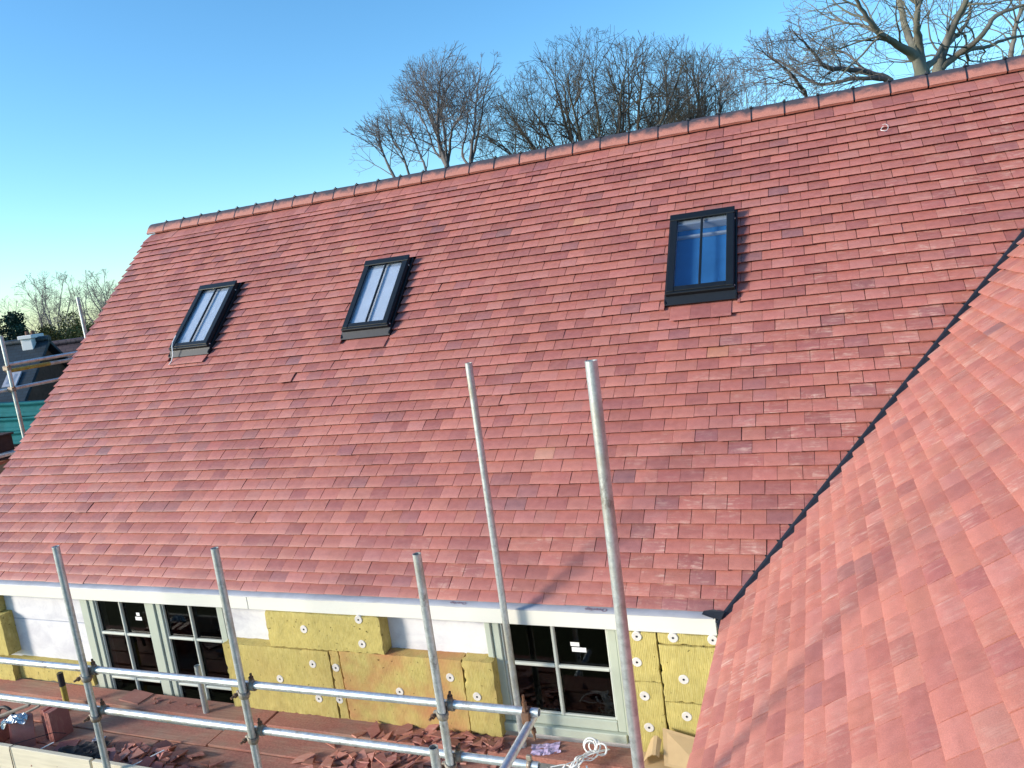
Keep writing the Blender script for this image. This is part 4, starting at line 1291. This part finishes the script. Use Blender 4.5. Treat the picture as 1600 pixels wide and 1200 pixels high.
gable_house('house', -22.6, 18.0, math.radians(30), 7.0, 6.0, -1.2, 1.75, M_BROWN, M_BRICK, 'far house with plain brown tiled roof, right of the slate one')

# ================================================================== TREES
def bark(name, c, c2):
    t = NT(name)
    n1 = t.noise(t.pos((1, 1, .4)), 5, 5, .65); n2 = t.noise(t.pos(), 1.2, 3, .5)
    col = t.ramp(n1, [(.3, tuple(x * .6 for x in c)), (.7, tuple(x * 1.3 for x in c))])
    t.base(t.mix(t.ramp(n2, [(.4, 0.), (.65, .8)]), col, c2)); t.rough(.9); t.spec(.15); t.bump(n1, .5, .02)
    return t.m
BK_OAK = bark('oak_bark', (.085, .075, .068), (.095, .09, .065)); BK_BIRCH = bark('birch_bark', (.14, .125, .125), (.17, .155, .15)); BK_PALE = bark('pale_bark', (.19, .178, .155), (.17, .17, .125))
BK_HAZE = bark('hazed_bark', (.22, .20, .19), (.23, .215, .20))  # bark lightened so distance haze is painted into the far trees

def bare_tree(base, height, seed, style, label, mat, stems=None, name='bare_tree'):
    """trunk and limbs grown by recursion; stems: optional list of limb polylines [(x,y,z,r)...] relative to the base"""
    r = random.Random(seed)
    base = Vector(base)
    trunk = MB(); crown = MB()
    S = style
    cz = height * S.get('cz', .62); RX = S['rx']; RZ = height - cz
    def inside(p):
        q = p - base - V(0, 0, cz)
        rz_ = RZ if q.z > 0 else cz * S.get('low', .8)
        return (q.x / RX) ** 2 + (q.y / RX) ** 2 + (q.z / rz_) ** 2 < 1.0 + .12 * mnoise.noise(q * .9)
    cnt = [0]
    def grow(p, d, L, rad, lev):
        cnt[0] += 1
        if cnt[0] > S.get('max', 5200): return
        n = 5 if lev <= 2 else (4 if lev == 3 else 3)
        pts = [p]; rr = [rad]; dirs = []
        end = rad * (.55 if lev < S['lev'] else .5)
        for i in range(n):
            j = S['wig'] * (1 + .25 * lev)
            d = (d + V(r.gauss(0, j), r.gauss(0, j), r.gauss(0, j) + S['up'] * (.6 if lev < 3 else 1.))).normalized()
            p = p + d * (L / n)
            pts.append(p); rr.append(rad + (end - rad) * (i + 1) / n); dirs.append(d)
            if lev >= 2 and not inside(p): break
        sides = 8 if lev <= 1 else (5 if lev == 2 else (4 if lev == 3 else 3))
        (trunk if lev <= 1 else crown).tube(pts, [max(S['rmin'], q) for q in rr], sides, False)
        if lev >= S['lev'] or not inside(pts[-1]) and lev > 2: return
        m = len(pts)
        nch = S['ch'][min(lev, len(S['ch']) - 1)]
        for c_ in range(nch):
            s = r.uniform(.3, 1.) if c_ < nch - 2 else 1.
            i = min(m - 1, max(1, int(round(s * (m - 1)))))
            dd = dirs[i - 1]
            ax = dd.cross(V(r.gauss(0, 1), r.gauss(0, 1), r.gauss(0, 1)))
            if ax.length < 1e-4: continue
            ax.normalize()
            ang = math.radians(r.gauss(*S['ang']) * (.6 if s == 1. else 1.))
            nd = Matrix.Rotation(ang, 3, ax) @ dd
            grow(pts[i], nd, L * r.uniform(*S['len']), rr[i] * r.uniform(.55, .78), lev + 1)
    if stems:
        for st in stems:
            pts = [base + V(*q[:3]) for q in st]; rad = [q[3] for q in st]
            fine = []; fr = []
            for i in range(len(pts) - 1):
                p0, p1, p2, p3 = pts[max(i - 1, 0)], pts[i], pts[i + 1], pts[min(i + 2, len(pts) - 1)]
                for k in range(5):
                    t_ = k / 5
                    q = .5 * ((2 * p1) + (p2 - p0) * t_ + (2 * p0 - 5 * p1 + 4 * p2 - p3) * t_ ** 2 + (3 * p1 - p0 - 3 * p2 + p3) * t_ ** 3)
                    g = .012 * (p2 - p1).length
                    fine.append(q + V(r.gauss(0, g), r.gauss(0, g), r.gauss(0, g))); fr.append(rad[i] + (rad[i + 1] - rad[i]) * t_)
            fine.append(pts[-1]); fr.append(rad[-1])
            trunk.tube(fine, fr, 9, True)
            rtip = fr[-1]
            Ls = sum((fine[i + 1] - fine[i]).length for i in range(len(fine) - 1))
            start = (st[0][4] if len(st[0]) > 4 else .35) + (.22 if len(st) > 6 and st[0][2] == 0 else 0)
            nb = S['ch'][0]
            for c_ in range(nb):
                s = 1. if c_ < 2 else r.uniform(start, 1.)
                i = min(len(fine) - 1, max(1, int(s * (len(fine) - 1))))
                dd = (fine[i] - fine[i - 1]).normalized()
                ax = dd.cross(V(r.gauss(0, 1), r.gauss(0, 1), r.gauss(0, 1))).normalized()
                nd = Matrix.Rotation(math.radians(r.gauss(*S['ang']) * (.5 if s == 1. else 1.)), 3, ax) @ dd
                grow(fine[i], nd, S.get('blen', height * .22) * r.uniform(.6, 1.1), min(fr[i] * .62, S.get('brad', 9)), 2)
    else:
        grow(base, V(r.gauss(0, .03), r.gauss(0, .03), 1).normalized(), height * S['th'], S['r0'], 0)
    root = empty(name, base); tag(root, label, 'tree', 'bare winter trees')
    trunk.build('trunk', mat, root); crown.build('crown', mat, root)
    return root

def at_px(x, y, depth):
    d = RIGHT * ((x - 800) / 1189.17) + DOWN * ((y - 600) / 1189.17) + FWD
    return CAM + d * depth
def place(x, depth):
    """ground point under the picture column x at this depth"""
    p = at_px(x, 250, depth); return V(p.x, p.y, GZ)

BIRCH = dict(rx=3.0, cz=.62, lev=5, ch=[7, 5, 4, 4, 3], ang=(27, 8), len=(.52, .72), wig=.055, up=.10, th=.40, r0=.16, rmin=.0075, low=.7, max=4200)
def fan(base_h, targets, r0, seed, sway=.25):
    r = random.Random(seed); st = []
    for (dx, dy, dz) in targets:
        rr = r0 * r.uniform(.75, 1.1)
        mid = V(dx * .30 + r.uniform(-sway, sway), dy * .30 + r.uniform(-sway, sway), base_h + (dz - base_h) * .36)
        m2 = V(dx * .68 + r.uniform(-sway, sway), dy * .68 + r.uniform(-sway, sway), base_h + (dz - base_h) * .72)
        st.append([(0, 0, 0, rr * 1.15, .4), (dx * .03, dy * .03, base_h, rr), (mid.x, mid.y, mid.z, rr * .72), (m2.x, m2.y, m2.z, rr * .42), (dx, dy, dz, rr * .18)])
    return st
# the birches (depth about 32 m): a many-stemmed one, a slim pair and a low leaning one
D = 32.
b = place(697, D)
def rel(b, pts):
    out = []
    for i, (x, y, dd, r_) in enumerate(pts):
        p = at_px(x, y, dd) - b
        r_ *= .72
        out.append((p.x, p.y, p.z, r_) if i else (p.x, p.y, p.z, r_, .3))
    return out
BS = dict(BIRCH); BS.update(ch=[17, 5, 5, 4, 3], blen=2.0, rx=3.4, max=12000, brad=.021, ang=(40, 12), rmin=.0055, lev=5, wig=.09, up=.07)
def hgt(y, depth, b):
    x = 800 + 1189.17 * (b - CAM + V(0, 0, 8)).dot(RIGHT) / (b - CAM + V(0, 0, 8)).dot(FWD)
    return at_px(x, y, depth).z - b.z
def with_foot(b, st):
    out = []
    z0 = min(s[0][2] for s in st)
    for s in st:
        x_, y_, z_, r_ = s[0][:4]
        foot = [(x_ * .85, y_ * .85, 0, r_ * 1.25, s[0][4]), (x_ * .95, y_ * .95, z_ * .6, r_ * 1.1), (x_, y_, z_ - .45, r_ * 1.03)] if z_ < z0 + .25 else [(*s[0][:4], s[0][4])]
        out.append(foot + [q_[:4] for q_ in (s if len(foot) > 1 else s[1:])])
    return out
stems = [rel(b, q) for q in (
    [(699, 262, D, .15), (692, 240, D, .12), (678, 200, D + .5, .085), (665, 165, D + 1, .05), (640, 120, D + 1.4, .02)],
    [(699, 262, D, .15), (688, 235, D, .12), (684, 190, D - .4, .08), (686, 140, D - .7, .05), (692, 92, D - 1, .018)],
    [(699, 262, D, .12), (702, 240, D, .09), (706, 205, D - .8, .06), (722, 175, D - 1.2, .04), (735, 140, D - 1.6, .02)],
    [(695, 250, D, .10), (681, 238, D + .8, .07), (668, 205, D + 1.3, .05), (650, 170, D + 1.9, .035), (628, 148, D + 2.2, .015)],
    [(699, 262, D, .10), (696, 225, D, .08), (690, 160, D + .9, .055), (705, 130, D + 1.2, .03), (722, 105, D + 1.6, .014)])]
bare_tree(b, hgt(88, D, b), 5, BS, 'tall many-stemmed birch-like tree, leftmost tall one above the ridge', BK_BIRCH, with_foot(b, stems), 'birch_tree')
b = place(736, D + 2)
stems = [rel(b, q) for q in (
    [(735, 262, D + 2, .13), (737, 235, D + 2, .10), (742, 190, D + 2, .07), (746, 140, D + 2.4, .04), (752, 95, D + 2.8, .016)],
    [(735, 262, D + 2, .11), (741, 235, D + 2, .09), (752, 185, D + 1.4, .06), (758, 145, D + 1, .035), (772, 98, D + .8, .014)],
    [(735, 262, D + 2, .09), (722, 240, D + 2.5, .07), (729, 200, D + 3, .05), (730, 155, D + 3, .03), (718, 120, D + 3, .012)])]
bare_tree(b, hgt(92, D + 2, b), 9, dict(BS, ch=[15, 5, 5, 4, 3], rx=2.8, blen=1.7), 'slim twin-stemmed bare tree between the birch and the round oak', BK_BIRCH, with_foot(b, stems), 'birch_tree')
b = place(615, D - 3)
stems = [rel(b, q) for q in (
    [(617, 280, D - 3, .09), (604, 252, D - 3, .06), (596, 230, D - 3, .04), (590, 195, D - 3, .015)],
    [(640, 275, D - 3, .07), (630, 245, D - 3.4, .05), (618, 222, D - 3.6, .03), (605, 195, D - 3.8, .012)],
    [(668, 272, D - 3, .07), (656, 240, D - 2.6, .05), (640, 205, D - 2.4, .035), (624, 188, D - 2.2, .012)])]
bare_tree(b, hgt(180, D - 3, b), 14, dict(BS, ch=[16, 5, 5, 4, 3], rx=2.6, blen=1.5, max=5000), 'low thin bare tree leaning left, nearest the sky gap', BK_BIRCH, with_foot(b, stems), 'birch_tree')

# the round oak and its neighbour
OAK = dict(rx=5.6, cz=.50, lev=5, ch=[15, 5, 5, 4, 3], ang=(34, 12), len=(.5, .74), wig=.10, up=.035, th=.3, r0=.3, rmin=.0050, low=.75, max=24000, blen=1.6, brad=.030)
D = 30.
b = place(938, D); H = hgt(60, D, b)
r = random.Random(2)
tg = []
for i in range(22):
    a = PI * (i + .5) / 22; sp = r.uniform(.72, .95)
    tg.append((-4.7 * math.cos(a) * sp, r.uniform(-2.6, 2.6), H * .56 + H * .39 * math.sin(a) ** .8 * sp))
bare_tree(b, H, 21, OAK, 'broad round-headed bare oak with dense twigs behind the ridge', BK_OAK, fan(H * .30, tg, .16, 4), 'oak_tree')
b = place(1052, D + 3); H = hgt(64, D + 3, b)
tg = []
for i in range(13):
    a = PI * (i + .5) / 13; sp = r.uniform(.7, .95)
    tg.append((-3.3 * math.cos(a) * sp, r.uniform(-2, 2), H * .55 + H * .40 * math.sin(a) ** .8 * sp))
bare_tree(b, H, 33, dict(OAK, rx=3.9, max=12000), 'dense bare oak right of the round one, with a mossy trunk', BK_OAK, fan(H * .36, tg, .15, 6), 'oak_tree')

# the big pale limbed oak at the right
D = 21.
b = place(1437, D)
PALE = dict(rx=7.5, cz=.55, lev=5, ch=[11, 4, 4, 3, 3], ang=(38, 14), len=(.52, .78), wig=.13, up=.02, th=.3, r0=.3, rmin=.0055, low=.9, max=7000, blen=1.5, brad=.032)
stems = [rel(b, q) for q in (
    [(1440, 118, D, .26), (1432, 92, D, .20), (1402, 70, D - .5, .13), (1372, 50, D - 1., .10), (1345, 12, D - 1.5, .07), (1322, -25, D - 2, .03)],
    [(1440, 118, D, .24), (1428, 80, D, .15), (1412, 30, D + .5, .12), (1402, -10, D + .8, .09), (1396, -50, D + 1, .05)],
    [(1440, 118, D, .22), (1437, 75, D, .15), (1432, 30, D - .6, .10), (1440, -5, D - .8, .07), (1450, -45, D - 1, .03)],
    [(1446, 110, D, .16), (1462, 92, D + 1, .10), (1478, 60, D + 1.5, .07), (1502, 25, D + 1.8, .045), (1530, -15, D + 2, .02)],
    [(1432, 92, D, .12), (1395, 62, D + 1, .075), (1350, 40, D + 1.8, .055), (1300, 30, D + 2.2, .03), (1262, 5, D + 2.6, .012)])]
bare_tree(b, hgt(-70, D, b), 51, PALE, 'large pale-barked oak with heavy crooked limbs, trunk above the ridge', BK_PALE, with_foot(b, stems), 'oak_tree')
b = place(1468, D + 1.5); D2 = D + 1.5
stems = [rel(b, q) for q in (
    [(1465, 112, D2, .24), (1472, 85, D2, .18), (1490, 40, D2 - .5, .14), (1510, 0, D2 - .8, .10), (1526, -40, D2 - 1, .06)],
    [(1465, 112, D2, .20), (1490, 90, D2, .13), (1530, 60, D2 - 1, .10), (1556, 25, D2 - 1.3, .085), (1600, 8, D2 - 1.6, .05), (1640, -10, D2 - 2, .02)],
    [(1465, 112, D2, .18), (1500, 86, D2, .10), (1545, 72, D2 + 1, .075), (1580, 60, D2 + 1.5, .06), (1640, 50, D2 + 2, .03)],
    [(1465, 112, D2, .2), (1480, 70, D2, .12), (1500, 50, D2 + 1, .09), (1516, 20, D2 + 1.5, .06), (1500, -30, D2 + 1.8, .03)])]
bare_tree(b, hgt(-60, D2, b), 52, dict(PALE, ch=[9, 4, 4, 3, 2], rx=6.5, max=4200), 'second pale oak trunk leaning right, beside the large oak', BK_PALE, with_foot(b, stems), 'oak_tree')
b = place(1400, D + 4); D2 = D + 4
stems = [rel(b, q) for q in (
    [(1390, 126, D2, .15), (1350, 112, D2, .12), (1290, 104, D2 - 1, .09), (1268, 78, D2 - 1.4, .06), (1240, 50, D2 - 2, .02)],
    [(1390, 126, D2, .12), (1340, 122, D2, .09), (1280, 132, D2 + .5, .07), (1235, 105, D2 + .8, .05), (1195, 85, D2 + 1, .02)],
    [(1390, 128, D2, .10), (1350, 108, D2 + 1, .07), (1320, 82, D2 + 1.4, .045), (1280, 70, D2 + 2, .03), (1245, 40, D2 + 2.2, .012)],
    [(1260, 150, D2, .08), (1240, 120, D2 - 1, .055), (1215, 98, D2 - 1.4, .035), (1180, 75, D2 - 1.8, .012)])]
bare_tree(b, hgt(20, D2, b), 53, dict(PALE, ch=[14, 5, 4, 3, 3], rx=9, cz=.6, max=6000, blen=1.3, brad=.022), 'spreading bare tree with long low branches left of the large oak', BK_BIRCH, with_foot(b, stems), 'oak_tree')
b = place(1588, D + 5); D2 = D + 5
stems = [rel(b, q) for q in (
    [(1578, 96, D2, .13), (1582, 70, D2, .11), (1590, 30, D2, .09), (1606, 0, D2, .06), (1620, -30, D2, .02)],
    [(1600, 90, D2, .2), (1610, 70, D2, .16), (1640, 20, D2, .1), (1660, -30, D2, .03)])]
bare_tree(b, hgt(-40, D2, b), 54, dict(PALE, ch=[10, 4, 4, 3, 3], rx=5, max=2800), 'bare tree at the right edge behind the ridge', BK_PALE, with_foot(b, stems), 'oak_tree')
for x, y, dd, sd, lb in ((1172, 90, 40., 61, 'thin bare tree between the oaks and the spreading tree'), (1110, 75, 42., 62, 'faint bare tree behind the two round oaks')):
    b = place(x, dd); H = hgt(y, dd, b)
    tg = [(-3. * math.cos(PI * (i + .5) / 7) * .8, r.uniform(-1.5, 1.5), H * .6 + H * .36 * math.sin(PI * (i + .5) / 7)) for i in range(7)]
    bare_tree(b, H, sd, dict(OAK, rx=3.6, rmin=.007, max=3400, ch=[9, 5, 4, 3, 3], brad=.03), lb, BK_BIRCH, fan(H * .4, tg, .07, sd), 'bare_tree')

# left horizon: thin trees, conifer and hedges behind the far houses
for x, y, dd, sd, n_, sp_, lb in ((32, 428, 46., 71, 6, 1.1, 'thin bare tree with rounded crown above the slate roof'), (4, 440, 50., 72, 5, 1.2, 'pale bare tree cut by the left picture edge'),
                              (84, 458, 44., 73, 6, 1.3, 'crooked low bare tree right of the white chimney'), (122, 425, 48., 74, 7, 1.2, 'upright bare tree behind the far scaffold pole'), (150, 440, 52., 75, 6, 1.1, 'bare tree touching the left verge of the roof')):
    b = place(x, dd); H = at_px(x, y, dd).z - b.z
    r = random.Random(sd)
    tg = [(-sp_ * math.cos(PI * (i + .5) / n_) * 1.15, r.uniform(-1., 1.), H * .68 + H * .30 * math.sin(PI * (i + .5) / n_)) for i in range(n_)]
    bare_tree(b, H, sd, dict(OAK, rx=2.4, cz=.7, rmin=.006, max=1800, blen=.8, brad=.02, ch=[9, 4, 4, 3, 2], up=.06, wig=.14), lb, BK_HAZE, fan(H * .5, tg, .06, sd, .3), 'bare_tree')

def bush(name, c, rx, ry, rz_, n, leaf, mat, label, seed, cat='bush'):
    r = random.Random(seed); root = empty(name, (c[0], c[1], GZ)); tag(root, label, cat)
    m = MB(); c = Vector(c)
    clumps = []
    for i in range(26):
        while True:
            p = V(r.uniform(-1, 1), r.uniform(-1, 1), r.uniform(-1, 1))
            if .35 < p.length < 1: break
        clumps.append((V(c.x + p.x * rx, c.y + p.y * ry, c.z + p.z * rz_), r.uniform(.22, .42) * rx, r.uniform(.55, 1.45)))
    for i in range(n):
        cc, rr, br = r.choice(clumps)
        d = V(r.gauss(0, 1), r.gauss(0, 1), r.gauss(0, 1)).normalized() * rr * r.uniform(.5, 1.05)
        p = cc + d
        a = V(r.gauss(0, 1), r.gauss(0, 1), r.gauss(0, 1)).normalized(); bq = a.orthogonal().normalized()
        k = br * r.uniform(.7, 1.3); m.tint = (k, k, k, 1)
        s = leaf * r.uniform(.6, 1.4)
        m.add([p - a * s, p + bq * s * .5, p + a * s, p - bq * s * .5], [(0, 1, 2, 3)])
    m.build('crown', mat, root)
    m = MB(); m.tube([V(c.x, c.y, GZ), V(c.x + .1, c.y, c.z)], [.2, .08], 7); m.build('trunk', BK_OAK, root)
LF_D = mat_leaf('dark_evergreen', (.018, .045, .030)); LF_O = mat_leaf('olive_leaves', (.10, .10, .03)); LF_G = mat_leaf('winter_scrub', (.10, .085, .06))
p = at_px(4, 535, 36.); bush('evergreen_bush', p, 1.5, 1.5, 1.4, 7000, .07, LF_D, 'dark evergreen at the left picture edge above the slate roof', 1)
p = at_px(112, 528, 40.); bush('olive_bush', p, 1.5, 1.5, 1.1, 6000, .06, LF_O, 'olive green sunlit bush behind the brown roof', 2)
# a far wood closing the horizon
m = MB(); r = random.Random(8)
for i in range(16000):
    a = r.uniform(-1.35, 1.5); dist = r.uniform(90, 150)
    x_, y_ = CAM.x + math.sin(a) * dist, CAM.y + math.cos(a) * dist
    hh = 4.6 + 2.2 * mnoise.noise(V(a * 9, dist * .02, 0)) + 1.2 * mnoise.noise(V(a * 40, 1, 0))
    p = V(x_, y_, GZ + hh * r.random() ** .6)
    q = V(r.gauss(0, 1), r.gauss(0, 1), r.gauss(0, 1)).normalized(); b2 = q.orthogonal().normalized(); s = r.uniform(.25, .6)
    k = r.uniform(.6, 1.4); m.tint = (k, k, k, 1)
    m.add([p - q * s, p + b2 * s * .6, p + q * s, p - b2 * s * .6], [(0, 1, 2, 3)])
o = m.build('far_wood', LF_G); tag(o, 'far winter wood along the horizon', 'wood', kind='stuff')
